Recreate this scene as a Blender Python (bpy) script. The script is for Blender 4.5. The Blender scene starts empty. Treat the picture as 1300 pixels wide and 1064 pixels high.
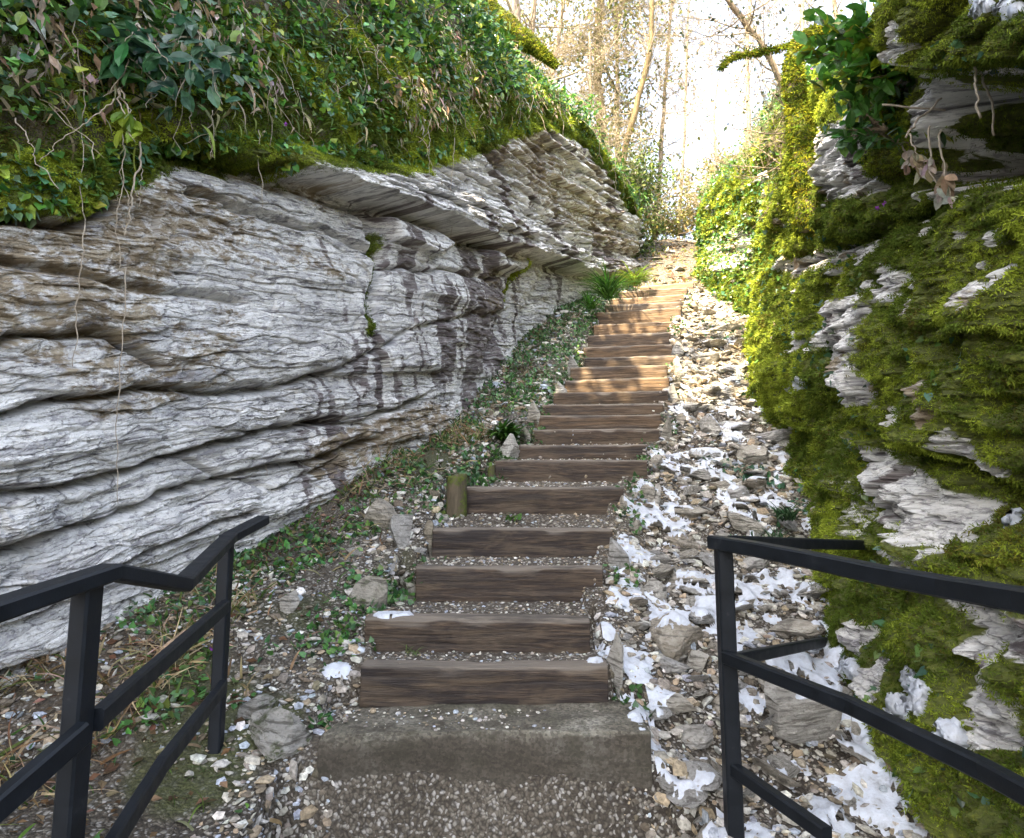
import bpy, math, random
import numpy as np
from mathutils import Vector
from mathutils.bvhtree import BVHTree
rng = np.random.default_rng(7); random.seed(7)
C = bpy.context.scene.collection
F = 870.0; TH = math.radians(7.5); CT, ST = math.cos(TH), math.sin(TH)

# ------------------------------------------------------------------ camera geometry helpers
def P(u, v, Y):
    a = (u-650)/F; b = (487.5-v)/F
    d = np.array([a, CT-b*ST, ST+b*CT]); return d*(Y/d[1])
def proj(p):
    yc = np.maximum(p[..., 1]*CT+p[..., 2]*ST, .25); zc = -p[..., 1]*ST+p[..., 2]*CT
    return 650+F*p[..., 0]/yc, 487.5-F*zc/yc
# ------------------------------------------------------------------ noise
def h2(ix, iy, seed=0):
    n = (ix.astype(np.int64)*374761393+iy.astype(np.int64)*668265263+seed*982451653) & 0xffffffff
    n = ((n ^ (n >> 13))*1274126177) & 0xffffffff
    n = ((n ^ (n >> 15))*2246822519) & 0xffffffff
    return ((n ^ (n >> 16)) & 0xffffff)/float(0xffffff)
def vn(x, y, seed=0):
    x = np.asarray(x, float); y = np.asarray(y, float)
    ix = np.floor(x); iy = np.floor(y); fx = x-ix; fy = y-iy
    ix = ix.astype(np.int64); iy = iy.astype(np.int64)
    fx = fx*fx*fx*(fx*(fx*6-15)+10); fy = fy*fy*fy*(fy*(fy*6-15)+10)
    a = h2(ix, iy, seed); b = h2(ix+1, iy, seed); c = h2(ix, iy+1, seed); d = h2(ix+1, iy+1, seed)
    return (a+(b-a)*fx+(c-a)*fy+(a-b-c+d)*fx*fy)*2-1
def fbm(x, y, o=4, seed=0, g=.5):
    r = 0; A = 1; t = 0
    for k in range(o):
        r = r+A*vn(x*2**k, y*2**k, seed+k*17); t += A; A *= g
    return r/t
def sm(x, a, b):
    t = np.clip((x-a)/(b-a), 0, 1); return t*t*(3-2*t)
# ------------------------------------------------------------------ object helpers
def tag(o, label=None, cat=None, group=None, kind=None):
    if label: o['label'] = label
    if cat: o['category'] = cat
    if group: o['group'] = group
    if kind: o['kind'] = kind
    return o
def empty(name, loc, label=None, cat=None, group=None):
    o = bpy.data.objects.new(name, None); C.objects.link(o); o.location = [float(q) for q in loc]
    o.empty_display_size = .1
    return tag(o, label, cat, group)
def link(name, me, parent=None, loc=None):
    o = bpy.data.objects.new(name, me); C.objects.link(o)
    if parent:
        o.parent = parent
    if loc is not None: o.location = [float(q) for q in loc]
    return o
def mesh(name, V, Fs, mat, col=None, uv=None, smooth=True):
    """V (n,3), Fs list of (m,k) index arrays."""
    V = np.asarray(V, np.float32); me = bpy.data.meshes.new(name)
    Fs = [np.asarray(f, np.int32) for f in Fs if len(f)]
    me.vertices.add(len(V)); me.vertices.foreach_set('co', V.ravel())
    loops = np.concatenate([f.ravel() for f in Fs]); me.loops.add(len(loops))
    me.loops.foreach_set('vertex_index', loops)
    tot = np.concatenate([np.full(len(f), f.shape[1], np.int32) for f in Fs])
    st = np.concatenate([[0], np.cumsum(tot)[:-1]]).astype(np.int32)
    me.polygons.add(len(tot)); me.polygons.foreach_set('loop_start', st)
    try: me.polygons.foreach_set('loop_total', tot)
    except Exception: pass
    me.polygons.foreach_set('use_smooth', np.full(len(tot), bool(smooth)))
    if col is not None:
        a = me.color_attributes.new('Col', 'FLOAT_COLOR', 'POINT')
        c = np.ones((len(V), 4), np.float32); c[:, :col.shape[1]] = col
        a.data.foreach_set('color', c.ravel())
    if uv is not None:
        l = me.uv_layers.new(name='UVMap'); l.data.foreach_set('uv', np.asarray(uv, np.float32)[loops].ravel())
    me.update(calc_edges=True); me.validate()
    me.materials.append(mat)
    return me
def gridfaces(n, m):
    i = np.arange(n*m).reshape(n, m)
    return np.stack([i[:-1, :-1], i[1:, :-1], i[1:, 1:], i[:-1, 1:]], -1).reshape(-1, 4)
class MB:
    def __init__(s): s.V = []; s.F = {}; s.n = 0; s.C = []
    def add(s, V, Fl, col=(1, 1, 1)):
        V = np.asarray(V, float).reshape(-1, 3); s.V.append(V)
        for f in Fl:
            f = np.asarray(f)
            if len(f): s.F.setdefault(f.shape[1], []).append(f+s.n)
        c = np.asarray(col, float); s.C.append(np.broadcast_to(c, (len(V), 3)) if c.ndim == 1 else c)
        s.n += len(V)
    def mesh(s, name, mat, smooth=True, org=None):
        V = np.concatenate(s.V)
        if org is not None: V = V-np.asarray(org)
        return mesh(name, V, [np.concatenate(f) for f in s.F.values()], mat, np.concatenate(s.C), smooth=smooth)
def tube(mb, pts, rad, n=6, col=(1, 1, 1), cap=True):
    pts = np.asarray(pts, float); k = len(pts); rad = np.broadcast_to(np.asarray(rad, float), (k,))
    T = np.gradient(pts, axis=0); T /= np.linalg.norm(T, axis=1, keepdims=True)+1e-9
    up = np.array([0, 0, 1.]) if abs(T[0, 2]) < .9 else np.array([1., 0, 0])
    A = np.cross(T, up); A /= np.linalg.norm(A, axis=1, keepdims=True)+1e-9; B = np.cross(T, A)
    th = np.arange(n)*2*math.pi/n
    V = pts[:, None]+rad[:, None, None]*(A[:, None]*np.cos(th)[None, :, None]+B[:, None]*np.sin(th)[None, :, None])
    i = np.arange(k*n).reshape(k, n); j = np.roll(i, -1, 1)
    q = np.stack([i[:-1], j[:-1], j[1:], i[1:]], -1).reshape(-1, 4)
    fs = [q]
    if cap and n >= 3:
        fs += [np.array([list(i[0])[::-1]]), np.array([list(i[-1])])]
    mb.add(V.reshape(-1, 3), fs, col)
# ------------------------------------------------------------------ materials
def newmat(name):
    m = bpy.data.materials.new(name); m.use_nodes = True; nt = m.node_tree
    for n in list(nt.nodes): nt.nodes.remove(n)
    return m, nt, nt.nodes, nt.links
class NT:
    def __init__(s, name):
        s.m, s.nt, s.n, s.l = newmat(name)
        s.out = s.n.new('ShaderNodeOutputMaterial'); s.tc = s.n.new('ShaderNodeTexCoord')
        s.b = s.n.new('ShaderNodeBsdfPrincipled'); s.l.new(s.b.outputs[0], s.out.inputs[0])
        s.b.inputs['Roughness'].default_value = .85
    def map(s, scale, src='Object', rot=(0, 0, 0)):
        mp = s.n.new('ShaderNodeMapping'); mp.inputs['Scale'].default_value = scale if not np.isscalar(scale) else (scale,)*3
        mp.inputs['Rotation'].default_value = rot
        s.l.new(s.tc.outputs[src], mp.inputs[0]); return mp.outputs[0]
    def noise(s, vec, scale=1, detail=6, rough=.6, dist=0):
        t = s.n.new('ShaderNodeTexNoise'); t.inputs['Scale'].default_value = scale; t.inputs['Detail'].default_value = detail
        t.inputs['Roughness'].default_value = rough; t.inputs['Distortion'].default_value = dist
        s.l.new(vec, t.inputs['Vector']); return t.outputs[0]
    def vor(s, vec, scale=1, feat='F1', out='Distance'):
        t = s.n.new('ShaderNodeTexVoronoi'); t.feature = feat; t.inputs['Scale'].default_value = scale
        s.l.new(vec, t.inputs['Vector']); return t.outputs[out]
    def ramp(s, fac, stops):
        r = s.n.new('ShaderNodeValToRGB'); e = r.color_ramp.elements
        while len(e) < len(stops): e.new(.5)
        for k, (p, c) in enumerate(stops):
            e[k].position = p; e[k].color = (c[0], c[1], c[2], 1) if not np.isscalar(c) else (c, c, c, 1)
        s.l.new(fac, r.inputs[0]); return r.outputs[0]
    def mix(s, f, a, b, mode='MIX'):
        m = s.n.new('ShaderNodeMix'); m.data_type = 'RGBA'; m.blend_type = mode
        for sock, val in ((m.inputs[0], f), (m.inputs[6], a), (m.inputs[7], b)):
            if hasattr(val, 'is_output'): s.l.new(val, sock)
            elif np.isscalar(val): sock.default_value = val
            else: sock.default_value = (*val, 1)
        return m.outputs[2]
    def math(s, op, a, b=0.):
        m = s.n.new('ShaderNodeMath'); m.operation = op
        for sock, val in ((m.inputs[0], a), (m.inputs[1], b)):
            if hasattr(val, 'is_output'): s.l.new(val, sock)
            else: sock.default_value = val
        return m.outputs[0]
    def attr(s, name='Col'):
        a = s.n.new('ShaderNodeAttribute'); a.attribute_name = name; return a.outputs['Color']
    def sep(s, c):
        q = s.n.new('ShaderNodeSeparateColor'); s.l.new(c, q.inputs[0]); return q.outputs
    def bump(s, h, strength=.5, dist=.01, prev=None):
        b = s.n.new('ShaderNodeBump'); b.inputs['Strength'].default_value = strength; b.inputs['Distance'].default_value = dist
        s.l.new(h, b.inputs['Height'])
        if prev is not None: s.l.new(prev, b.inputs['Normal'])
        s.l.new(b.outputs[0], s.b.inputs['Normal']); return b.outputs[0]
    def col(s, c): s.l.new(c, s.b.inputs['Base Color'])

def rock_mat():
    t = NT('rock_limestone')
    uv = t.map((1, 1, 1), 'UV')
    dst = t.noise(t.map((5, 12, 1), 'UV'), 1.5, 5, .65)
    big = t.noise(t.map((1.0, 2.0, 1), 'UV'), 1.5, 7, .65, .6)
    fl = t.noise(t.map((1.9, 12, 1), 'UV'), 1.8, 9, .68, .35)
    fine = t.noise(t.map((18, 40, 1), 'UV'), 1.5, 6, .7, .3)
    wv = t.n.new('ShaderNodeVectorMath'); wv.operation = 'ADD'; cv = t.n.new('ShaderNodeCombineXYZ'); t.l.new(t.math('MULTIPLY', dst, .9), cv.inputs[0]); t.l.new(t.math('MULTIPLY', dst, 1.6), cv.inputs[1]); t.l.new(t.map((4, 22, 1), 'UV'), wv.inputs[0]); t.l.new(cv.outputs[0], wv.inputs[1])
    ve = t.vor(wv.outputs[0], 1., 'DISTANCE_TO_EDGE'); vc = t.sep(t.vor(wv.outputs[0], 1., 'F1', 'Color'))
    w2 = t.n.new('ShaderNodeVectorMath'); w2.operation = 'SCALE'; t.l.new(wv.outputs[0], w2.inputs[0]); w2.inputs['Scale'].default_value = 2.7
    ve2 = t.vor(w2.outputs[0], 1., 'DISTANCE_TO_EDGE'); vc2 = t.sep(t.vor(w2.outputs[0], 1., 'F1', 'Color'))
    base = t.ramp(big, [(.3, (.34, .335, .33)), (.43, (.58, .575, .56)), (.56, (.76, .755, .735))])
    base = t.mix(t.ramp(vc[0], [(.0, .6), (.35, 0.)]), base, (.20, .195, .21))
    base = t.mix(t.ramp(vc2[0], [(.55, 0.), (1., .8)]), base, (.72, .71, .68))
    base = t.mix(t.ramp(fl, [(.36, .95), (.44, 0.)]), base, (.12, .112, .12))
    base = t.mix(t.ramp(fl, [(.60, 0.), (.72, .8)]), base, (.74, .73, .70))
    base = t.mix(t.ramp(fine, [(.30, .8), (.42, 0.)]), base, (.09, .083, .09))
    crk = t.math('MULTIPLY', t.ramp(ve, [(.0, .7), (.035, 0.)]), t.ramp(vc[1], [(.4, 0.), (.6, 1.)])); crk2 = t.math('MULTIPLY', t.ramp(ve2, [(.0, .6), (.04, 0.)]), t.ramp(vc2[1], [(.75, 0.), (.95, .6)]))
    lich = t.noise(t.map((7, 12, 1), 'UV'), 2., 8, .75, .2); base = t.mix(t.ramp(lich, [(.52, 0.), (.60, .75)]), base, (.27, .26, .28)); base = t.mix(t.ramp(lich, [(.36, .7), (.42, 0.)]), base, (.75, .76, .78))
    base = t.mix(crk, base, (.04, .035, .04)); base = t.mix(crk2, base, (.06, .055, .06))
    s = t.sep(t.attr())
    jag = t.noise(t.map((5, 9, 1), 'UV'), 2.2, 7, .7)
    def mask(ch, lo=.44, hi=.56, k=1.0):
        q = t.math('ADD', ch, t.math('MULTIPLY', t.math('SUBTRACT', jag, .5), k)); return t.ramp(q, [(lo, 0.), (hi, 1.)])
    stain_shade_col = t.ramp(fl, [(.3, (.045, .036, .038)), (.46, (.135, .112, .112)), (.56, (.22, .20, .195)), (.64, (.55, .55, .55))])
    base = t.mix(mask(s[0]), base, stain_shade_col)  # rock stains; on the right wall also the painted recess shade
    oc = t.ramp(fl, [(.3, (.075, .055, .035)), (.5, (.24, .19, .125)), (.65, (.42, .37, .28))])
    base = t.mix(mask(s[1]), base, oc)
    mo = t.ramp(t.noise(t.map(26.), 1., 6, .7), [(.3, (.04, .045, .01)), (.55, (.10, .12, .016)), (.75, (.22, .23, .025))])
    base = t.mix(mask(s[2]), base, mo)
    t.col(base)
    hh = t.math('ADD', t.math('ADD', fl, t.math('MULTIPLY', fine, .45)), t.math('ADD', t.math('MULTIPLY', vc[0], .35), t.math('MULTIPLY', vc2[0], .25)))
    hh = t.math('SUBTRACT', hh, t.math('MULTIPLY', t.math('ADD', crk, crk2), .35))
    n = t.bump(hh, 1., .022); t.bump(t.noise(t.map((60, 90, 1), 'UV'), 1.5, 4, .7), .5, .004, n)
    t.b.inputs['Roughness'].default_value = .8
    return t.m
def stone_mat(name, lo, hi, moss=.0, sc=1.):
    t = NT(name); o = t.map(1.)
    a = t.noise(o, 7*sc, 8, .65, .8); b = t.noise(t.map((8, 8, 30)), 2*sc, 6, .6, .8)
    c = t.ramp(a, [(.3, lo), (.55, [.5*(x+y) for x, y in zip(lo, hi)]), (.72, hi)])
    c = t.mix(t.ramp(b, [(.35, .8), (.5, 0.)]), c, [x*.55 for x in lo])
    oi = t.n.new('ShaderNodeObjectInfo')
    c = t.mix(.35, c, t.ramp(oi.outputs['Random'], [(0, (.32, .25, .15)), (.4, (.52, .49, .42)), (.7, (.38, .41, .46)), (1, (.68, .66, .61))]))
    if moss > 0:
        g = t.n.new('ShaderNodeNewGeometry')
        z = t.sep(g.outputs['Normal'])[2]
        m = t.math('ADD', t.noise(o, 4, 5, .7), t.math('MULTIPLY', z, .15))
        c = t.mix(t.ramp(m, [(.72-moss*.3, 0.), (.80-moss*.3, .9)]), c, (.045, .06, .01))
    ly = t.noise(t.map((3, 3, 26)), 1.3, 7, .7, .5); c = t.mix(t.ramp(ly, [(.40, .75), (.47, 0.)]), c, [x*.45 for x in lo]); sp = t.noise(o, 60, 4, .7); c = t.mix(t.ramp(sp, [(.35, .5), (.45, 0.)]), c, [x*.6 for x in lo])
    t.col(c); n = t.bump(ly, 1., .03); t.bump(t.noise(o, 38, 7, .75), .9, .010, n)
    return t.m
def attr_mat(name, rough=.6, trans=.25, var=.35, spec=.4, nscale=30, bump=.3):
    """colour comes from the thing's own per-leaf colour"""
    t = NT(name); a = t.attr(); n = t.noise(t.map(1.), nscale, 3, .6)
    c = t.mix(var, a, t.ramp(n, [(.3, .25), (.7, 1.9)]), 'MULTIPLY')
    t.col(c); t.b.inputs['Roughness'].default_value = rough; t.b.inputs['Specular IOR Level'].default_value = spec
    if bump: t.bump(n, bump, .004)
    if trans > 0:
        tr = t.n.new('ShaderNodeBsdfTranslucent'); t.l.new(t.mix(.5, c, (1.6, 1.5, .5), 'MULTIPLY') if False else c, tr.inputs[0])
        ms = t.n.new('ShaderNodeMixShader'); ms.inputs[0].default_value = trans
        t.l.new(t.b.outputs[0], ms.inputs[1]); t.l.new(tr.outputs[0], ms.inputs[2]); t.l.new(ms.outputs[0], t.out.inputs[0])
    return t.m
def wood_mat(name='dark_timber'):
    t = NT(name)
    oi = t.n.new('ShaderNodeObjectInfo')
    ad = t.n.new('ShaderNodeVectorMath'); ad.operation = 'ADD'
    cb = t.n.new('ShaderNodeCombineXYZ'); t.l.new(t.math('MULTIPLY', oi.outputs['Random'], 37.), cb.inputs[0]); t.l.new(t.math('MULTIPLY', oi.outputs['Random'], 11.), cb.inputs[2])
    t.l.new(t.tc.outputs['Object'], ad.inputs[0]); t.l.new(cb.outputs[0], ad.inputs[1])
    def mp(sc):
        m = t.n.new('ShaderNodeMapping'); m.inputs['Scale'].default_value = sc; t.l.new(ad.outputs[0], m.inputs[0]); return m.outputs[0]
    g = t.noise(mp((1.6, 22, 22)), 2.2, 8, .65, .9); f = t.noise(mp((5, 120, 120)), 1.5, 4, .6, .3); bl = t.noise(mp((2.2, 6, 6)), 1.3, 4, .6, .5)
    c = t.ramp(g, [(.28, (.010, .007, .006)), (.46, (.030, .020, .015)), (.58, (.066, .045, .031)), (.74, (.17, .12, .075))])
    c = t.mix(t.ramp(bl, [(.46, 0.), (.62, .8)]), c, (.12, .088, .058))
    c = t.mix(t.ramp(f, [(.35, .75), (.5, 0.)]), c, (.015, .010, .010))
    # knots
    v = t.vor(mp((1.7, 5, 5)), 1.6); c = t.mix(t.ramp(v, [(.03, .9), (.11, 0.)]), c, (.012, .008, .009))
    sx_ = t.n.new('ShaderNodeSeparateXYZ'); t.l.new(t.tc.outputs['Object'], sx_.inputs[0])
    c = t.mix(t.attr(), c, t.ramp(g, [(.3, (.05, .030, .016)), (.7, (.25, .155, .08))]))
    t.col(c); t.b.inputs['Roughness'].default_value = .62
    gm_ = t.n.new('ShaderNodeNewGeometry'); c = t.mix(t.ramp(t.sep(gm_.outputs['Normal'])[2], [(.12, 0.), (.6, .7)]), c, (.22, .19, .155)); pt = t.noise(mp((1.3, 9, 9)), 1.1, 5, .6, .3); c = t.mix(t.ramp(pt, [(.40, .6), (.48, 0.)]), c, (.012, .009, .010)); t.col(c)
    n = t.bump(g, .8, .016); t.bump(f, .7, .006, n)
    return t.m
def ground_mat():
    t = NT('ground_earth'); o = t.map(1.)
    a = t.noise(o, 1.1, 6, .6); dv = t.n.new('ShaderNodeVectorMath'); dv.operation = 'ADD'; t.l.new(o, dv.inputs[0]); nn_ = t.n.new('ShaderNodeTexNoise'); nn_.inputs['Scale'].default_value = 25; sc_ = t.n.new('ShaderNodeVectorMath'); sc_.operation = 'SCALE'; sc_.inputs['Scale'].default_value = .035; t.l.new(o, nn_.inputs['Vector']); t.l.new(nn_.outputs['Color'], sc_.inputs[0]); t.l.new(sc_.outputs[0], dv.inputs[1])
    peb = t.vor(dv.outputs[0], 75., 'F1', 'Color'); pd = t.vor(dv.outputs[0], 75.)
    pb = t.sep(peb)
    c = t.ramp(a, [(.35, (.045, .036, .027)), (.55, (.10, .085, .065)), (.7, (.17, .15, .12))])
    pc = t.ramp(pb[0], [(0, (.10, .085, .065)), (.5, (.26, .24, .20)), (1, (.48, .47, .45))])
    c = t.mix(t.ramp(pb[1], [(.5, 0.), (.6, .8)]), c, pc)
    c = t.mix(t.ramp(pd, [(.35, 0.), (.7, .8)]), c, (.03, .024, .018))
    s = t.sep(t.attr())
    c = t.mix(s[0], c, t.ramp(t.noise(o, 30, 5, .7), [(.3, (.02, .028, .008)), (.7, (.075, .09, .02))]))
    c = t.mix(s[1], c, t.ramp(t.noise(o, 14, 5, .7), [(.3, (.03, .022, .014)), (.7, (.12, .085, .05))]))
    t.col(c)
    n = t.bump(t.math('SUBTRACT', 1., pd), .8, .012); t.bump(t.noise(o, 90, 4, .7), .6, .004, n)
    t.b.inputs['Roughness'].default_value = .9
    return t.m
def concrete_mat():
    t = NT('rough_concrete'); o = t.map(1.)
    a = t.noise(o, 3, 8, .7); f = t.vor(t.map(1.), 95., 'F1', 'Color')
    c = t.ramp(a, [(.3, (.08, .07, .05)), (.48, (.17, .155, .12)), (.58, (.26, .245, .20)), (.7, (.36, .345, .30))])
    c = t.mix(.6, c, t.ramp(t.sep(f)[0], [(0, .06), (1, .7)]), 'OVERLAY'); st_ = t.noise(t.map((6, 6, 14)), 1.6, 8, .75); c = t.mix(t.ramp(st_, [(.40, .7), (.50, 0.)]), c, (.05, .042, .030))
    c = t.mix(t.ramp(t.noise(t.map((2, 2, 5)), 2, 4, .6), [(.5, 0.), (.7, .7)]), c, (.055, .058, .03))
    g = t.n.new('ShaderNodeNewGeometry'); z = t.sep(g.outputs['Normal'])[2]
    c = t.mix(t.ramp(z, [(.2, .62), (.75, 0.)]), c, (.045, .036, .028))     # upright faces darker and browner than the top
    t.col(c); n = t.bump(a, .6, .02); t.bump(t.noise(o, 70, 6, .8), 1., .008, n)
    return t.m
def metal_mat():
    t = NT('painted_steel'); o = t.map(1.); a = t.noise(o, 14, 6, .7)
    c = t.ramp(a, [(.35, (.004, .006, .009)), (.62, (.008, .011, .016)), (.74, (.03, .032, .036)), (.82, (.07, .045, .03))])
    t.col(c); t.b.inputs['Specular IOR Level'].default_value = .3
    t.l.new(t.ramp(a, [(.3, .42), (.8, .7)]), t.b.inputs['Roughness'])
    t.bump(t.noise(o, 160, 3, .6), .15, .002); return t.m
def snow_mat():
    t = NT('snow'); o = t.map(1.)
    t.col(t.ramp(t.noise(o, 14, 7, .7), [(.3, (.30, .31, .33)), (.42, (.50, .53, .59)), (.62, (.64, .69, .78))]))
    t.b.inputs['Roughness'].default_value = .6; t.b.inputs['Subsurface Weight'].default_value = 0.0
    t.bump(t.noise(o, 60, 5, .7), .6, .01); return t.m
def bark_mat(name, lo, hi, moss=0.):
    t = NT(name); a = t.noise(t.map((14, 14, 3)), 1.5, 6, .65, .8)
    c = t.ramp(a, [(.3, lo), (.7, hi)])
    if moss: c = t.mix(t.ramp(t.noise(t.map(1.), 5, 5, .7), [(.55-moss*.4, 0.), (.62-moss*.4, 1.)]), c, t.ramp(t.noise(t.map(1.), 40, 4, .7), [(.3, (.03, .04, .005)), (.7, (.12, .15, .02))]))
    t.col(c); t.bump(a, .8, .015); return t.m
M = dict(rock=rock_mat(), stone=stone_mat('pale_stone', (.22, .20, .17), (.62, .60, .55)), mstone=stone_mat('mossy_stone', (.12, .105, .08), (.42, .40, .34), .45),
         leaf=attr_mat('glossy_leaf', .38, .22, .35, .5), moss=attr_mat('moss', .95, .25, .6, .05, 60, 0), dry=attr_mat('dry_leaf', .8, .3, .4, .2),
         peb=attr_mat('gravel', .85, 0, .6, .3, 60), wood=wood_mat(), ground=ground_mat(), conc=concrete_mat(), metal=metal_mat(), gbark=bark_mat('golden_twig', (.13, .10, .065), (.36, .30, .21)), snow=snow_mat(),
         bark=bark_mat('grey_bark', (.10, .075, .05), (.33, .26, .19)), obark=bark_mat('ochre_bark', (.06, .045, .02), (.24, .17, .08)), mbark=bark_mat('mossy_bark', (.05, .04, .025), (.14, .11, .07), .25),
         vine=bark_mat('dry_vine', (.22, .18, .13), (.5, .44, .36)), grass=attr_mat('grass_blade', .5, .3, .25, .3))

# ------------------------------------------------------------------ stairs layout (from the photograph)
SY = [3.3, 3.7, 4.3, 4.85, 5.35, 5.8, 6.2, 6.55, 6.9, 7.25, 7.6, 8.0, 8.4, 8.75, 9.1, 9.5, 9.95, 10.45, 10.95, 11.45, 11.95, 12.5]
SV = [845, 786, 719, 672, 619, 584, 565, 545, 527, 512.5, 498, 480.5, 465, 452, 439, 423, 411, 393, 385, 376, 368, 360]
SL = [458, 464, 528, 549, 590, 629, 651, 678, 679, 686, 703, 717, 724, 742, 741, 746, 754, 758, 768, 775, 785, 812]
SR = [772, 748, 765, 777, 792, 821, 819, 836, 840, 842, 848, 849, 847, 857, 853, 851, 852, 864, 865, 868, 872, 880]
SB = {1: 828, 2: 764, 3: 708, 4: 653, 5: 612, 6: 587}
steps = []
for i, (Y, v, l, r) in enumerate(zip(SY, SV, SL, SR)):
    c = P((l+r)/2, v, Y); ph = math.radians(np.interp(i, [0, 3, 5, 21], [0.5, 1.5, 7, 15]))
    def lam(u):
        a = (u-650)/F
        return (a*(c[1]*CT+c[2]*ST)-c[0])/(math.cos(ph)+a*math.sin(ph)*CT)
    l0, l1 = lam(l), lam(r)
    zb = P(650, SB[i], Y)[2] if i in SB else None
    steps.append(dict(c=c, ph=ph, l0=l0, l1=l1, z=c[2], zb=zb))
ZC = P(650, 897, 3.3)[2]        # concrete top
PY = np.array([-50, 1.5, 2.75, 3.3, 3.7, 4.3, 4.85, 5.35, 5.8]+SY[6:]+[13.2, 14.3, 15.6, 17, 20, 60, 400])
PZ = np.array([ZC-.33, ZC-.30, ZC-.20, ZC+.02]+[steps[k]['z']-.10 for k in range(1, 22)]+[P(850, 350, 13.2)[2], P(850, 332, 14.3)[2], P(850, 316, 15.6)[2], P(850, 300, 17)[2], P(850, 300, 17)[2]+.3, 5., -5.])
SXC = np.array([s['c'][0] for s in steps]); SYC = np.array(SY)
def xc(Y): return np.interp(Y, np.r_[0, SYC, 14, 20], np.r_[-.1, SXC, SXC[-1]+.35, SXC[-1]+1.2])
def ground_z(X, Y, stepped=True):
    X = np.asarray(X, float); Y = np.asarray(Y, float)
    dx = X-xc(Y); q = Y+.15*dx*sm(Y, 5, 8)
    z = np.interp(q, PY, PZ)
    z = np.interp(q-.12, PY, PZ)*.5+np.interp(q+.12, PY, PZ)*.5
    right = sm(dx, .6, 1.0); left = sm(-dx, .6, 1.3)
    z = z-.10*right+left*(.06-.0*dx)+.10*left*sm(-dx, 1.2, 2.2)
    z = z+.05*fbm(X*1.1, Y*1.1, 4, 3)+.020*fbm(X*6, Y*6, 3, 9)*(.5+right)
    # lumps of the scree
    z = z+right*.035*np.abs(fbm(X*3.2, Y*3.2, 2, 21))*sm(dx, .5, 1.5)
    far = sm(Y, 13, 15)
    if stepped:
        c0 = steps[0]['c']
        # concrete step zone cut below its slab
        m = (Y > 2.9) & (Y < 3.42) & (X > -.86) & (X < .62); z = np.where(m, np.minimum(z, ZC-.06), z)
        z = z-.30*((Y < 3.0) & (X > -.95) & (X < .75))*sm(-Y, -3.0, -2.85)
        m = (Y > 3.15) & (Y < 3.42) & (X > -.80) & (X < .60); z = np.where(m, ZC-.012, z)
        for i, s in enumerate(steps):
            c, ph = s['c'], s['ph']
            d = (X-c[0])*math.sin(ph)+(Y-c[1])*math.cos(ph); l = (X-c[0])*math.cos(ph)-(Y-c[1])*math.sin(ph)
            nd = (SY[i+1]-SY[i]) if i < 21 else .1
            ins = (l > s['l0']-.02) & (l < s['l1']+.02) & (d > .06) & (d < nd+.35)
            zt = s['z']-.018 if i < 5 else s['z']+.004; z1 = zt
            if i+1 in SB: z1 = max(steps[i+1]['zb'], zt-.02)
            zz = zt+(z1-zt)*np.clip((d-.1)/(nd-.1), 0, 1)+.006*fbm(X*25, Y*25, 2, 5)
            if i == 21: zz = zz+np.clip(d-.1, 0, 9)*.33
            z = np.where(ins, zz, z)
            pre = (l > s['l0']-.03) & (l < s['l1']+.03) & (d > -.04) & (d <= .06)       # under the timber
            z = np.where(pre, np.minimum(z, s['z']-.12), z)
    return z
def axis(fine0, fine1, step, outs):
    a = np.arange(fine0, fine1, step); lo = [fine0-o for o in outs][::-1]; hi = [a[-1]+o for o in outs]; return np.r_[lo, a, hi]
outs = [.06, .15, .3, .5, .8, 1.3, 2, 3.5, 6, 10, 18, 35, 70, 150, 400]
gx = axis(-2.9, 4.6, .02, outs); gy = axis(1.9, 14.5, .021, outs)
GX, GY = np.meshgrid(gx, gy, indexing='ij'); GZ = ground_z(GX, GY)
dxs = GX-xc(GY)
ins_st = (np.abs(dxs) < .62) & (GY > 3) & (GY < 12.6)
mossm = sm(fbm(GX*1.6, GY*1.6, 4, 40), .05, .35)*sm(-dxs, .6, .8)*.75
dirt = sm(-dxs, 1.0, 1.9)*.6*sm(fbm(GX*1.2, GY*1.2, 3, 44), -.4, .1); dirt = np.where(ins_st, .25, dirt)
gcol = np.stack([mossm, dirt, dirt*0], -1).reshape(-1, 3)
GV = np.stack([GX, GY, GZ], -1).reshape(-1, 3)
g_me = mesh('ground', GV, [gridfaces(len(gx), len(gy))], M['ground'], gcol)
ground = link('ground', g_me); tag(ground, kind='structure')

# ------------------------------------------------------------------ rock walls
def polyd(u, v, pts):
    d = np.full(u.shape, 1e9); sgn = np.zeros(u.shape)
    for (a, b), (c, e) in zip(pts[:-1], pts[1:]):
        t = np.clip(((u-a)*(c-a)+(v-b)*(e-b))/((c-a)**2+(e-b)**2), 0, 1)
        px = a+t*(c-a); py = b+t*(e-b); dd = np.hypot(u-px, v-py); m = dd < d
        d = np.where(m, dd, d); sgn = np.where(m, v-py, sgn)
    return d, sgn
def inpoly(u, v, pts, soft=10):
    ins = np.zeros(u.shape, bool); n = len(pts); dmin, _ = polyd(u, v, list(pts)+[pts[0]])
    j = n-1
    for i in range(n):
        xi, yi = pts[i]; xj, yj = pts[j]
        ins ^= ((yi > v) != (yj > v)) & (u < (xj-xi)*(v-yi)/((yj-yi) or 1e-9)+xi); j = i
    return sm(np.where(ins, dmin, -dmin), -soft, soft)
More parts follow.
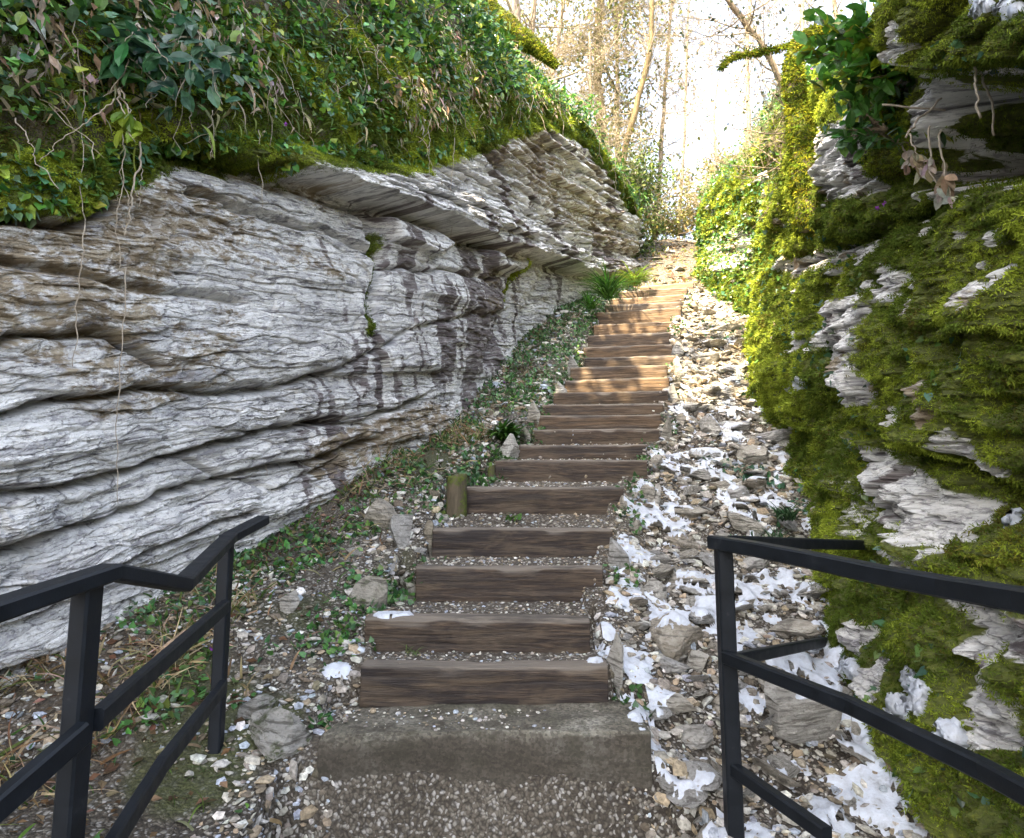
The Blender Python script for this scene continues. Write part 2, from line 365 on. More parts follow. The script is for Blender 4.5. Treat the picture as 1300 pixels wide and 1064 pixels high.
def vor(x, y, seed):
    ix = np.floor(x).astype(np.int64); iy = np.floor(y).astype(np.int64); d1 = np.full(x.shape, 9.); d2 = np.full(x.shape, 9.); h = np.zeros(x.shape); ox = np.zeros(x.shape); oy = np.zeros(x.shape)
    for a in (-1, 0, 1):
        for b in (-1, 0, 1):
            jx = ix+a; jy = iy+b; px = jx+.1+.8*h2(jx, jy, seed); py = jy+.1+.8*h2(jx, jy, seed+1); d = (x-px)**2+(y-py)**2; m = d < d1
            d2 = np.where(m, d1, np.minimum(d2, d)); d1 = np.where(m, d, d1); h = np.where(m, h2(jx, jy, seed+2), h); ox = np.where(m, x-px, ox); oy = np.where(m, y-py, oy)
    return np.sqrt(d2)-np.sqrt(d1), h, ox, oy
def facets(s, b, seed, k=1.):
    d = 0; wx = .04*fbm(s*6, b*14, 3, seed+70); wy = .010*fbm(s*5, b*12, 3, seed+71)
    for q, (lx, ly, A, g) in enumerate([(.42, .085, .034, .016), (.15, .034, .015, .008), (.045, .018, .006, .004)]):
        e, h, ox, oy = vor((s+wx)/lx, (b+wy)/ly, seed+q*5); hh = (h*7.13) % 1
        d = d+A*((h-.5)*1.1-.55*oy*(.4+hh)+.35*ox*(hh-.5))-g*np.exp(-(e/.09)**2)*(.3+hh)
    return d*k
def strata(s, b, seed):
    """shingled, broken bedding: displacement in metres"""
    d = 0
    for k, (th, ln, A, gr) in enumerate([(.34, 1.5, .10, .05), (.125, .6, .042, .028), (.047, .22, .017, .012), (.020, .10, .007, .004)]):
        w = b/th+.30*vn(s/ln*.35, b/th*.25, seed+k)+.12*vn(s/ln*1.6, b/th*.8, seed+50+k)
        i = np.floor(w); f = w-i; r = h2(i, i*0+k, seed+3)
        x = s/ln+r*13+.35*vn(s/ln*2.5, b/th, seed+90+k); j = np.floor(x); fx = x-j
        r2 = h2(i, j, seed+7+k); brk = h2(i, j, seed+29+k)
        d = d+A*((r-.5)*1.0+(r2-.5)*1.1-.38*f*(.4+r2))
        d = d-gr*np.exp(-(f/.10)**2)*(.3+r2)-gr*.75*np.exp(-(np.minimum(fx, 1-fx)/.035)**2)*(brk > .35)
    return d+.010*fbm(s*6, b*12, 4, seed+200)
def curve(pts, n_s, dens):
    pts = np.asarray(pts, float); L = np.r_[0, np.cumsum(np.linalg.norm(np.diff(pts[:, :2], axis=0), axis=1))]
    ss = np.linspace(0, L[-1], 4000); Q = np.stack([np.interp(ss, L, pts[:, k]) for k in range(pts.shape[1])], -1)
    k = np.hanning(261); k /= k.sum()
    Q = np.stack([np.convolve(np.pad(Q[:, j], 130, mode='reflect', reflect_type='odd'), k, 'valid') for j in range(Q.shape[1])], -1)
    w = np.interp(Q[:, 1], dens[0], dens[1]); cw = np.r_[0, np.cumsum((w[1:]+w[:-1])/2)]; cw /= cw[-1]
    si = np.interp(np.linspace(0, 1, n_s), cw, ss)
    R = np.stack([np.interp(si, ss, Q[:, j]) for j in range(Q.shape[1])], -1)
    T = np.stack([np.gradient(R[:, 0]), np.gradient(R[:, 1])], -1); T /= np.linalg.norm(T, axis=1, keepdims=True)
    return R, si, T
def vnormals(PT):
    a = np.gradient(PT, axis=0); b = np.gradient(PT, axis=1); n = np.cross(a, b); return n/(np.linalg.norm(n, axis=-1, keepdims=True)+1e-9)

def zray(u, v, Y):
    b = (487.5-v)/F; return (ST+b*CT)/(CT-b*ST)*Y
# ---- left wall
lp = [(-6.5, -6), (-4.6, -3.5), (-3.4, -.5), (-2.75, 1.6)]+[tuple(P(u, v, Y)[:2]) for u, v, Y in [(0, 930, 3.1), (330, 720, 4.6), (560, 560, 6.7), (672, 420, 9.8), (735, 372, 11.6), (786, 350, 13.2), (815, 335, 15)]]+[(2.6, 17.5), (2.6, 22), (1, 30)]
NS, NR, NB = 1500, 620, 150
R, S, T = curve(lp, NS, ([-7, 1, 2.5, 4, 7, 12, 16, 20, 31], [.06, .1, 1, .95, .5, .42, .3, .08, .04]))
N = np.stack([T[:, 1], -T[:, 0]], -1)          # towards the stairs (right)
fz = ground_z(R[:, 0]+N[:, 0]*.1, R[:, 1]+N[:, 1]*.1, False)
us = 650+F*R[:, 0]/np.maximum(R[:, 1]*CT+fz*ST, .3)
us = np.where(R[:, 1] < 3.0, np.minimum(us, 0), us)
ztop = zray(us, np.interp(us, [-200, 0, 120, 200, 330, 480, 600, 680, 740, 775, 800, 830], [195, 195, 185, 170, 182, 200, 172, 145, 165, 215, 265, 320]), R[:, 1])
ztop = np.where(R[:, 1] < 2.6, 1.15, ztop)
ztop = np.where(R[:, 1] > 15, fz+1.2, ztop); ztop = np.maximum(ztop, fz+.5)
kk = np.hanning(41); kk /= kk.sum(); ztop = np.convolve(np.pad(ztop, 20, mode='edge'), kk, 'valid')
zcr = zray(us, np.interp(us, [-200, 0, 590, 660, 700, 735, 760, 785, 805, 830], [-190, -170, -70, 60, 92, 140, 180, 235, 275, 325]), R[:, 1]+.4)
zcr = np.where(R[:, 1] < 3, 3.7, zcr); zcr = np.where(R[:, 1] > 15, fz+1.5, zcr); zcr = np.maximum(zcr, ztop+.15)
zcr = np.convolve(np.pad(zcr, 20, mode='edge'), kk, 'valid')
tr = np.linspace(0, 1, NR)
Zr = (fz-.45)[:, None]+(ztop-fz+.45)[:, None]*tr[None, :]
Sg = np.repeat(S[:, None], NR, 1)
def along(off, Z): return np.stack([R[:, 0, None]+N[:, 0, None]*off, R[:, 1, None]+N[:, 1, None]*off, Z], -1)
base = along(np.zeros_like(Zr), Zr); U, V = proj(base)
bed = Zr-.17*Sg
flat_ = .45+.55*sm(fbm(Sg*.9, bed*1.8, 3, 19), -.15, .25)
D = strata(Sg, bed, 11)*.80*flat_+facets(Sg, bed, 500)*(.6+.4*flat_)*sm(fbm(Sg*.8, bed*1.5, 3, 515), -.6, .3)
nz = 4*fbm(Sg*3, Zr*6, 3, 77)
hfr = (Zr-fz[:, None])/(ztop-fz)[:, None]
D += .10*np.sin(np.clip(hfr, 0, 1)*math.pi)+.06*fbm(Sg*.7, bed*1.5, 3, 5)
led = [(120, 150), (200, 178), (340, 216), (480, 262), (560, 290), (640, 318), (740, 350), (790, 352)]
dl, sg = polyd(U, V+nz, led)
pxm = np.clip(4.2/np.maximum(base[..., 1], 2), .3, 1.6)
above = sm(-sg, -2, 4)*(U > 110)
D += above*(.30-.26*sm(-sg, 20*pxm, 95*pxm))*sm(U, 150, 260)
qq = -sg/(15*pxm)+.35*vn(Sg*1.2, Zr*.5, 91); qi = np.floor(qq); qf = qq-qi; ab2 = above*sm(U, 330, 470)
qx = Sg/(.5+.5*h2(qi, qi*0, 92))+9*h2(qi, qi*0, 93); D += ab2*(.15*(h2(qi, qi*0, 94)-.45)+.10*(h2(qi, np.floor(qx), 95)-.5)-.05*np.clip(qf, 0, 1)-.07*np.exp(-(qf/.13)**2))*sm(qi, -.5, .5)
D -= (1-above)*.16*np.exp(-((sg-8*pxm)/(14*pxm))**2)*(dl < 60)*sm(U, 150, 220)
grooves = [([(-100, 540), (0, 522), (100, 506), (190, 495), (250, 499), (370, 488), (420, 470)], 5, .16), ([(-100, 650), (0, 630), (90, 618), (160, 603), (230, 577), (350, 546), (430, 533)], 4.5, .16),
    ([(-100, 740), (0, 706), (60, 682), (180, 642), (260, 610), (380, 588), (480, 556)], 4.5, .15), ([(-100, 470), (0, 428), (130, 426), (190, 462)], 5, .14),
    ([(-100, 900), (0, 864), (90, 830), (190, 780), (300, 725), (400, 660)], 5, .14), ([(0, 790), (90, 745), (190, 700), (320, 650)], 3.5, .09), ([(230, 580), (350, 625), (470, 560)], 3, .06),
    ([(0, 330), (90, 350), (190, 372), (300, 380)], 5, .09), ([(-200, 292), (0, 280), (90, 283), (140, 262)], 7, .22), ([(470, 270), (478, 330), (466, 400)], 6, .15), ([(610, 300), (655, 345), (640, 420), (625, 455)], 9, .12), ([(690, 350), (672, 400)], 7, .10),
    ([(420, 470), (520, 420), (600, 400), (650, 395)], 3.5, .08), ([(400, 540), (470, 535), (545, 500)], 4, .1), ([(240, 240), (330, 275), (430, 300), (470, 320)], 4, .10), ([(480, 340), (560, 345), (640, 352)], 3.5, .08),
    ([(490, 205), (600, 262), (700, 330)], 3.5, .09), ([(560, 180), (660, 250), (740, 325)], 3.5, .09), ([(640, 170), (720, 260), (770, 330)], 3.5, .08), ([(600, 170), (700, 270), (755, 330)], 3, .07)]
for pts, w, dp in grooves:
    d, s_ = polyd(U, V+nz*1.5, pts); D -= dp*np.exp(-(d/w)**2)+dp*.28*np.exp(-((s_-w*3)/(w*3))**2)*(d < w*9)
D += .16*inpoly(U+nz, V+nz, [(480, 280), (500, 275), (555, 292), (560, 315), (540, 325), (487, 305)], 4)
D += .20*inpoly(U+nz, V+nz, [(608, 318), (640, 316), (662, 325), (660, 345), (615, 340)], 4)
top_f = sm(hfr, .9, 1.)
D = D*(1-.55*top_f)
PT = along(D, Zr+.012*vn(Sg*7, Zr*15, 8))
# masks
sr = sm(fbm(Sg*1.2, Zr*.5, 4, 61)+.55*fbm(Sg*6+Zr*1.5, Zr*.9, 3, 62), .10, .55)
stain = sr*.8*sm(U, 180, 420)
for pg, k in [([(400, 470), (470, 400), (520, 345), (640, 350), (620, 470), (520, 520), (440, 560), (370, 560)], .62), ([(420, 250), (480, 262), (470, 420), (440, 380)], .5), ([(620, 360), (665, 340), (650, 430), (610, 450)], .8), ([(120, 560), (180, 590), (160, 640), (100, 620)], .3), ([(180, 370), (260, 380), (280, 440), (200, 430)], .45)]:
    stain = np.maximum(stain, inpoly(U, V, pg, 30)*k*(.55+.75*sm(fbm(Sg*7+Zr*1.6, Zr*.8, 3, 68), -.15, .25)))
ocr = sm(fbm(Sg*.9, bed*2.2, 4, 71), .1, .6)*.5
ocr = np.maximum(ocr, .54*inpoly(U, V, [(-200, 240), (180, 180), (340, 260), (420, 320), (250, 350), (180, 480), (-200, 480)], 60))
ocr = np.maximum(ocr, .50*inpoly(U, V, [(560, 160), (680, 130), (830, 300), (800, 360), (690, 300)], 40))
ocr = np.maximum(ocr, .55*inpoly(U, V, [(380, 560), (560, 500), (580, 540), (400, 620)], 12))
mos = .85*sm(hfr, .86, .98)+.42*sm(fbm(Sg*2, Zr*4, 4, 81), .15, .6)*sm(hfr, .5, 1.)+.85*inpoly(U, V, [(-200, 190), (130, 180), (190, 220), (120, 272), (-200, 282)], 18)
mos = np.maximum(mos, .7*np.exp(-(polyd(U, V, [(478, 300), (470, 360), (462, 420)])[0]/7)**2)); mos = np.maximum(mos, .6*np.exp(-(polyd(U, V, [(658, 335), (645, 380)])[0]/5)**2))
rc = np.stack([stain, ocr, mos], -1)
lw_me = mesh('left_rock_wall', PT.reshape(-1, 3), [gridfaces(NS, NR)], M['rock'], rc.reshape(-1, 3), np.stack([Sg, bed], -1).reshape(-1, 2), smooth=False)
lw = link('rock_wall', lw_me); tag(lw, 'tall layered grey limestone rock wall on the left of the stairs, bare pale ledges', 'rock wall')
# ---- left bank above the wall
tb = np.linspace(0, 1, NB)
bz = np.zeros((NS, NB)); bo = np.zeros((NS, NB))
H = (zcr-ztop)[:, None]
t1 = np.clip(tb/.7, 0, 1)[None, :]; t2 = np.clip((tb-.7)/.3, 0, 1)[None, :]
near = sm(-R[:, 1], -7, -3)[:, None]
bz = ztop[:, None]+H*t1+t2**1.5*(1.2*near*6+.1)
bo = -(.02+H*(.10+.30*t1)*t1)-t2**1.5*14
So = np.repeat(S[:, None], NB, 1)
amp = sm(t1, .0, .15)
bo = bo+amp*(.16*fbm(So*1.6, bz*1.6, 4, 31)+.05)+(1-amp)*D[:, -1:]
BP = along(bo, bz); BP[..., 2] += .06*amp*fbm(So*2, bz*2, 3, 33)
bcol = np.stack([np.full(bo.shape, .75), np.full(bo.shape, .6), bo*0], -1)
lb = link('bank', mesh('left_bank', BP.reshape(-1, 3), [gridfaces(NS, NB)], M['ground'], bcol.reshape(-1, 3))); tag(lb, kind='structure')
lb.name = 'hill'
LB = dict(P=BP, N=vnormals(BP)*1.)
LW = dict(P=PT, N=vnormals(PT), U=U, V=V, mos=mos, S=Sg, Z=Zr)
for W in (LB, LW):
    if (W['N'][NS//2, 5, 0]) < 0: W['N'] = -W['N']

# ---- right wall
rp = [(3.4, -6), (2.0, -3), (1.42, 0), (1.42, 1.6)]+[tuple(P(u, v, Y)[:2]) for u, v, Y in [(1120, 975, 3.1), (1045, 790, 4.15), (1000, 610, 5.9), (965, 440, 8.7), (945, 385, 10.6), (885, 352, 12.9)]]+[(4.3, 15), (6, 17), (9, 20)]
rp[5] = (rp[5][0], rp[5][1])
NS2, NR2 = 1200, 640
R, S, T = curve(rp, NS2, ([-7, .5, 1.8, 3.2, 6, 10, 14, 22], [.06, .12, 1.1, 1.2, .7, .4, .25, .05]))
N = np.stack([-T[:, 1], T[:, 0]], -1)          # towards the stairs (left)
fz2 = ground_z(R[:, 0]+N[:, 0]*.1, R[:, 1]+N[:, 1]*.1, False)
us = 650+F*R[:, 0]/np.maximum(R[:, 1]*CT+fz2*ST, .3)
lean = .16
zt2 = zray(us, np.interp(us, [850, 885, 905, 930, 950, 970, 1000, 1045, 1090, 1130, 1300], [290, 262, 238, 205, 165, 138, 112, 75, 35, -50, -120]), R[:, 1])
zt2 = np.where(R[:, 1] < 3.0, np.minimum(zt2, 2.7), zt2); zt2 = np.clip(zt2, fz2+.9, fz2+4.2)
zt2 = np.convolve(np.pad(zt2, 30, mode='edge'), np.hanning(61)/np.hanning(61).sum(), 'valid')
Zr2 = (fz2-.45)[:, None]+(zt2-fz2+.45)[:, None]*tr[None, :][:, :NR2] if NR2 == NR else (fz2-.45)[:, None]+(zt2-fz2+.45)[:, None]*np.linspace(0, 1, NR2)[None, :]
Sg2 = np.repeat(S[:, None], NR2, 1)
off0 = -lean*np.clip(Zr2-fz2[:, None], 0, 9)
base = along(off0, Zr2); U, V = proj(base)
bed2 = Zr2-.14*Sg2
nz = 5*fbm(Sg2*3, Zr2*5, 3, 177)
D2 = .8*strata(Sg2, bed2, 111)+facets(Sg2, bed2*.6, 520, 2.)+.22*fbm(Sg2*.8, Zr2*.9, 3, 105)+.12*fbm(Sg2*3.2, Zr2*3.2, 4, 108)
cap = inpoly(U+nz, V+nz*2, [(1195, 70), (1215, 10), (1250, -140), (1500, -140), (1500, 60), (1300, 78), (1240, 90)], 8)
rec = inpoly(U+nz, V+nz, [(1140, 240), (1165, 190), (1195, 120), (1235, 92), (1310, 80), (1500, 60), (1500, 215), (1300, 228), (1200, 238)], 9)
D2 += .22*cap-.62*rec+.10*rec*np.sin(bed2*38+2*fbm(Sg2*2, bed2*3, 2, 9))*.4
D2 += .26*inpoly(U+nz, V+nz, [(1225, 175), (1250, 140), (1300, 105), (1500, 60), (1500, 140), (1300, 160)], 6)
for pts, w, dp in [([(1040, 515), (1075, 545), (1110, 575), (1165, 590), (1185, 625)], 8, .26), ([(1100, 565), (1150, 590), (1180, 612)], 9, .16), ([(1170, 740), (1240, 785), (1310, 850), (1400, 920)], 11, .30),
    ([(1000, 340), (1060, 315), (1120, 280), (1190, 246)], 5, .15), ([(960, 330), (1010, 322), (1040, 300)], 4, .1), ([(900, 300), (930, 250)], 4, .2), ([(925, 345), (945, 270), (965, 200)], 5, .25), ([(1090, 350), (1110, 440), (1085, 520)], 3.5, .06), ([(1060, 340), (1040, 420), (1045, 500)], 3.5, .06),
    ([(1140, 460), (1130, 530)], 4, .08), ([(1200, 800), (1230, 900), (1260, 960)], 5, .1), ([(1030, 240), (1080, 235), (1120, 225)], 3, .06)]:
    d, s_ = polyd(U, V+nz, pts); D2 -= dp*np.exp(-(d/w)**2)+dp*.3*np.exp(-((s_-w*2)/(w*2.5))**2)*(d < w*7)
D2 += .12*inpoly(U, V, [(1050, 535), (1170, 600), (1150, 660), (1060, 600)], 12)
h2r = (Zr2-fz2[:, None])/(zt2-fz2)[:, None]
D2 = D2*(1-.5*sm(h2r, .92, 1.))
PT2 = along(off0+D2, Zr2)
bare = np.zeros_like(D2)
for pg, k in [([(1040, 385), (1080, 365), (1100, 400), (1098, 520), (1060, 515), (1040, 470)], .8), ([(1055, 550), (1120, 600), (1175, 640), (1205, 690), (1150, 700), (1075, 655)], .95), ([(1045, 165), (1100, 130), (1125, 190), (1110, 245), (1040, 262)], .95),
    ([(1215, 95), (1500, 60), (1500, 225), (1235, 238)], 1.), ([(1075, 690), (1130, 700), (1180, 740), (1300, 790), (1290, 860), (1200, 790)], .8), ([(1195, 780), (1240, 800), (1265, 950), (1215, 950)], .8), ([(1105, 330), (1130, 350), (1125, 390), (1090, 385)], .8),
    ([(960, 330), (1090, 300), (1080, 330), (1000, 360)], .75), ([(1160, 565), (1195, 560), (1210, 600), (1180, 615)], .8), ([(895, 290), (945, 290), (945, 345), (890, 345)], .7), ([(1035, 600), (1060, 600), (1090, 690), (1060, 690)], .5), ([(1270, 480), (1310, 470), (1310, 520), (1280, 530)], .6)]:
    bare = np.maximum(bare, k*inpoly(U+nz*2, V+nz*2, pg, 12))
bare = np.maximum(bare, .85*sm(fbm(Sg2*3, Zr2*3.6, 4, 150), .28, .5))
mos2 = np.clip(1.05-1.15*bare, 0, 1)
stain_shade2 = .55*sm(fbm(Sg2*3, Zr2*2, 3, 160), .1, .5)+.55*rec; oc2 = .6*sm(fbm(Sg2*2, bed2*3, 3, 165), -.1, .5)  # noise stains, plus shade painted into the recess through the same mask
rc2 = np.stack([np.clip(stain_shade2, 0, 1), oc2, mos2], -1)
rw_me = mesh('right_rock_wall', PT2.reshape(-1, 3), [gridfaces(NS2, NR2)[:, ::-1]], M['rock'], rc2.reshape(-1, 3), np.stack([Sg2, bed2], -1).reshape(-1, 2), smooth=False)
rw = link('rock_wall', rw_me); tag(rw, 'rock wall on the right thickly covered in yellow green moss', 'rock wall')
NB2 = 70; tb = np.linspace(0, 1, NB2)[None, :]
bo = -lean*(zt2-fz2)[:, None]-(tb**1.4)*16+(tb < .01)*0; So = np.repeat(S[:, None], NB2, 1)
bo = bo+(D2[:, -1:])*(1-sm(tb, 0, .05)); bz = zt2[:, None]+.35*sm(tb, 0, .05)+tb**1.2*3+.25*fbm(So*.9, bo*.9, 4, 133)*sm(tb, 0, .1)
BP2 = along(bo, bz); bcol = np.stack([np.full(bo.shape, .85), np.full(bo.shape, .3), bo*0], -1)
rb = link('hill', mesh('right_bank', BP2.reshape(-1, 3), [gridfaces(NS2, NB2)[:, ::-1]], M['ground'], bcol.reshape(-1, 3))); tag(rb, kind='structure')
RW = dict(P=PT2, N=vnormals(PT2), U=U, V=V, mos=mos2, S=Sg2, Z=Zr2); RB = dict(P=BP2, N=vnormals(BP2))
for W in (RW, RB):
    if W['N'][NS2//2, 5].dot([-1, 0, .6]) < 0: W['N'] = -W['N']
GN = vnormals(np.stack([GX, GY, GZ], -1)); GN = np.where(GN[..., 2:] < 0, -GN, GN)
GR = dict(P=np.stack([GX, GY, GZ], -1), N=GN)
# ------------------------------------------------------------------ scattering
def sample(W, mask, n, Ymin=2.2):
    Pq = W['P']; a = Pq[1:, :-1]-Pq[:-1, :-1]; b = Pq[:-1, 1:]-Pq[:-1, :-1]
    ar = np.linalg.norm(np.cross(a, b), axis=-1); w = (ar*np.clip(mask[:-1, :-1], 0, 1)*(Pq[:-1, :-1, 1] > Ymin)).ravel()
    if w.sum() <= 0: return np.zeros((0, 3)), np.zeros((0, 3)), np.zeros(0, int), np.zeros(0, int)
    cw = np.cumsum(w); k = np.searchsorted(cw, rng.random(n)*cw[-1]); k = np.minimum(k, len(w)-1)
    i, j = np.unravel_index(k, ar.shape); r1 = rng.random((n, 1)); r2 = rng.random((n, 1))
    return Pq[i, j]+a[i, j]*r1+b[i, j]*r2, W['N'][i, j], i, j
def unit(a): return a/(np.linalg.norm(a, axis=-1, keepdims=True)+1e-9)
def inst(mb, tv, tf, pos, ax, nr, size, col, wid=None):
    """template tv in (x across, y along, z normal); ax along dir, nr approx normal"""
    ax = unit(ax); X = unit(np.cross(ax, nr)); Z = np.cross(X, ax); size = np.broadcast_to(np.asarray(size, float), (len(pos),))
    wid = size if wid is None else wid
    V = pos[:, None]+tv[None, :, 0, None]*X[:, None]*wid[:, None, None]+tv[None, :, 1, None]*ax[:, None]*size[:, None, None]+tv[None, :, 2, None]*Z[:, None]*size[:, None, None]
    n = len(tv); offs = (np.arange(len(pos))*n)[:, None, None]
    fs = [(f[None]+offs).reshape(-1, f.shape[1]) for f in tf]
    c = np.repeat(col, n, axis=0) if np.ndim(col) == 2 else col
    mb.add(V.reshape(-1, 3), fs, c)
LEAF = (np.array([[0, 0, 0], [-.2, .22, .05], [0, .3, 0], [.2, .22, .05], [-.27, .52, .04], [0, .58, -.02], [.27, .52, .04], [-.17, .8, .0], [.17, .8, 0], [0, 1, -.10]]),
        [np.array([[0, 2, 1, 1], [0, 3, 2, 2]])[:, :3], np.array([[1, 2, 5, 4], [2, 3, 6, 5]]), np.array([[4, 5, 7], [5, 6, 8], [5, 9, 7], [5, 8, 9]])])
SLEAF = (np.array([[0, 0, 0], [-.28, .45, .06], [0, .5, -.02], [.28, .45, .06], [0, 1, -.08]]), [np.array([[0, 2, 1], [0, 3, 2], [1, 2, 4], [2, 3, 4]])])
HEART = (np.array([[0, .1, 0], [-.32, -.02, .05], [-.42, .35, .04], [0, 1, -.06], [.42, .35, .04], [.32, -.02, .05], [0, .45, -.03]]), [np.array([[0, 6, 1], [1, 6, 2], [2, 6, 3], [3, 6, 4], [4, 6, 5], [5, 6, 0]])])
_y = np.linspace(0, 1, 6); _w = np.array([.7, 1, .9, .7, .45, .06])*.5; _z = -.9*_y**2.2
BLADE = (np.concatenate([np.stack([-_w*.1, _y*(1-.25*_y), _z*.55], -1), np.stack([_w*.1, _y*(1-.25*_y), _z*.55], -1)]), [np.array([[k, k+1, k+7, k+6] for k in range(5)])])
TUFT = (np.array([[-.15, 0, 0], [.15, 0, 0], [0, 1, -.25], [-.4, .3, .1], [-.25, .45, -.05], [-.7, .75, .1], [.4, .3, .1], [.25, .45, -.05], [.7, .75, .1], [0, .15, .1], [.05, .25, .2], [.2, .55, .6]]), [np.array([[0, 1, 2], [0, 3, 5], [3, 4, 5], [1, 6, 8], [6, 7, 8], [9, 10, 11]])])
def icos(sub):
    import bmesh
    bm = bmesh.new(); bmesh.ops.create_icosphere(bm, subdivisions=sub, radius=1); V = np.array([v.co[:] for v in bm.verts]); Fc = np.array([[v.index for v in f.verts] for f in bm.faces]); bm.free(); return V, Fc
IC1 = icos(1); IC3 = icos(4)
def colmix(cols, n, jit=.25, hj=.08):
    cols = np.asarray(cols, float); k = rng.integers(0, len(cols), n); c = cols[k]
    return np.clip(c*(1+jit*rng.normal(0, 1, (n, 1)))*(1+hj*rng.normal(0, 1, (n, 3))), .004, .9)
# ---- moss (both walls)
GRN = [(.10, .13, .012), (.065, .10, .010), (.15, .17, .014), (.04, .065, .008), (.19, .19, .016)]
def moss(name, W, mask, n, size, seed, label, droop=.8):
    pos, nr, i, j = sample(W, mask, n, 1.25)
    tone = fbm(W['S'][i, j]*1.4, W['Z'][i, j]*1.4, 4, seed)+.5*fbm(W['S'][i, j]*9, W['Z'][i, j]*9, 2, seed+5) if 'S' in W else fbm(pos[:, 0]*2, pos[:, 1]*2+pos[:, 2]*2, 3, seed)
    tone = np.clip(.42+tone*1.5+.18*rng.normal(0, 1, len(pos)), 0, 1)[:, None]
    c = np.array([.085, .125, .02])*(1-tone)+np.array([.32, .39, .045])*tone
    c = c*(.75+.5*rng.random((len(c), 1))); bn = fbm(pos[:, 1]*4+pos[:, 0], pos[:, 2]*4, 3, seed+31); br = rng.random(len(c)) < .05+.35*sm(bn, .3, .55); c[br] = c[br]*.4+np.array([.10, .06, .02])*.7
    ax = nr*(.55+.5*rng.random((len(pos), 1)))+np.array([0, 0, -droop])*rng.random((len(pos), 1))+.45*rng.normal(0, 1, pos.shape)
    clump = .6+.8*h2(np.floor(pos[:, 1]*9+pos[:, 0]*3), np.floor(pos[:, 2]*9), seed)
    mb = MB(); dist = np.clip(pos[:, 1]/4, .8, 2.0)
    lift = .045*np.clip(fbm(pos[:, 1]*7, pos[:, 2]*7, 2, seed+9), 0, 1)[:, None]
    inst(mb, *TUFT, pos+nr*(lift-.004), ax, nr+.5*rng.normal(0, 1, pos.shape), size*clump*dist*(.6+.8*rng.random(len(pos))), c)
    o = link(name, mb.mesh(name, M['moss'], smooth=False)); tag(o, label, 'moss', kind='stuff'); return o
moss('moss', RW, np.clip(RW['mos']*1.5-.45, 0, 1)*(RW['P'][..., 1] < 14)*np.interp(RW['P'][..., 1], [2, 4, 8, 13], [1, .9, .4, .2]), 420000, .024, 301, 'yellow green moss carpet covering the right rock wall')
moss('moss', LW, np.clip(LW['mos']*1.4-.5, 0, 1)*(LW['P'][..., 1] < 14)*np.interp(LW['P'][..., 1], [2, 4, 8, 13], [1, .9, .5, .3]), 70000, .020, 331, 'olive moss along the ledges of the left rock wall')
tbm = np.repeat(np.linspace(0, 1, NB)[None, :], NS, 0)
lowb = sm(tbm, .42, .18); LBy = LB['P'][..., 1]
moss('moss', LB, lowb*(LBy < 15), 85000, .030, 351, 'moss curtain hanging at the lower edge of the left bank', 1.6)
# right top bank moss
moss('moss', RB, np.repeat(sm(np.linspace(0, 1, NB2), .12, .02)[None, :], NS2, 0)*(RB['P'][..., 1] < 15), 40000, .022, 361, 'moss cushions along the top edge of the right rock wall', .5)

# ---- leafy ground cover on left bank
def leaves(W, mask, n, size, cols, lift, kind=LEAF, mb=None, out=.8, down=.5, Ymin=2.2, clump=1.2, seed=0):
    pos, nr, i, j = sample(W, mask, n, Ymin)
    cl = fbm(pos[:, 0]*2.5+pos[:, 2]*1.1, pos[:, 1]*2.5+pos[:, 2], 3, seed)
    pos = pos+nr*(lift*(np.clip(.45+clump*cl, .02, 1.4)*rng.random(len(pos))**.6))[:, None]
    ax = nr*out+np.array([0, 0, -down])+.75*rng.normal(0, 1, pos.shape)
    fn = nr+np.array([0, 0, 1.0])+.55*rng.normal(0, 1, pos.shape)
    inst(mb, *kind, pos, ax, fn, size*(.55+.8*rng.random(len(pos))), colmix(cols, len(pos)))
LG = [(.06, .16, .03), (.08, .21, .04), (.12, .26, .05), (.04, .11, .04), (.10, .24, .04), (.07, .18, .10), (.13, .23, .15), (.27, .34, .05), (.16, .28, .04)]
mb = MB()
up = sm(tbm, .06, .30)*sm(tbm, .92, .72)
UB, VB = proj(BP); hole = sm(fbm(BP[..., 1]*1.3, BP[..., 2]*1.6, 3, 407), -.45, -.1)*(1-.8*inpoly(UB, VB, [(-300, 60), (90, 40), (140, 190), (-300, 220)], 25))
leaves(LB, hole*up*np.interp(LBy, [2, 5, 12], [1, .8, .35]), 70000, .092, LG, .36, LEAF, mb, seed=401, clump=2.)
leaves(LB, up*sm(LBy, 6, 9)*(LBy < 16), 14000, .075, LG+[(.13, .16, .03)], .25, SLEAF, mb, seed=402)
leaves(LW, np.clip(sm(LW['Z'], 0, 1), 0, 1)*sm((LW['Z']-LW['P'][..., 2].min(1)[:, None])/3, .85, 1.)*.0+(LW['mos'] > .8)*.25*(LW['P'][..., 1] < 14), 3500, .05, LG, .05, HEART, mb, seed=403)
leaves(LB, sm(tbm, .02, .1)*sm(tbm, .5, .3)*(LBy < 14), 9000, .05, LG, .12, HEART, mb, seed=405)
o = link('ivy', mb.mesh('ivy', M['leaf'], smooth=False)); tag(o, 'mass of glossy green leaves covering the bank above the left rock wall', 'ground cover', kind='stuff')
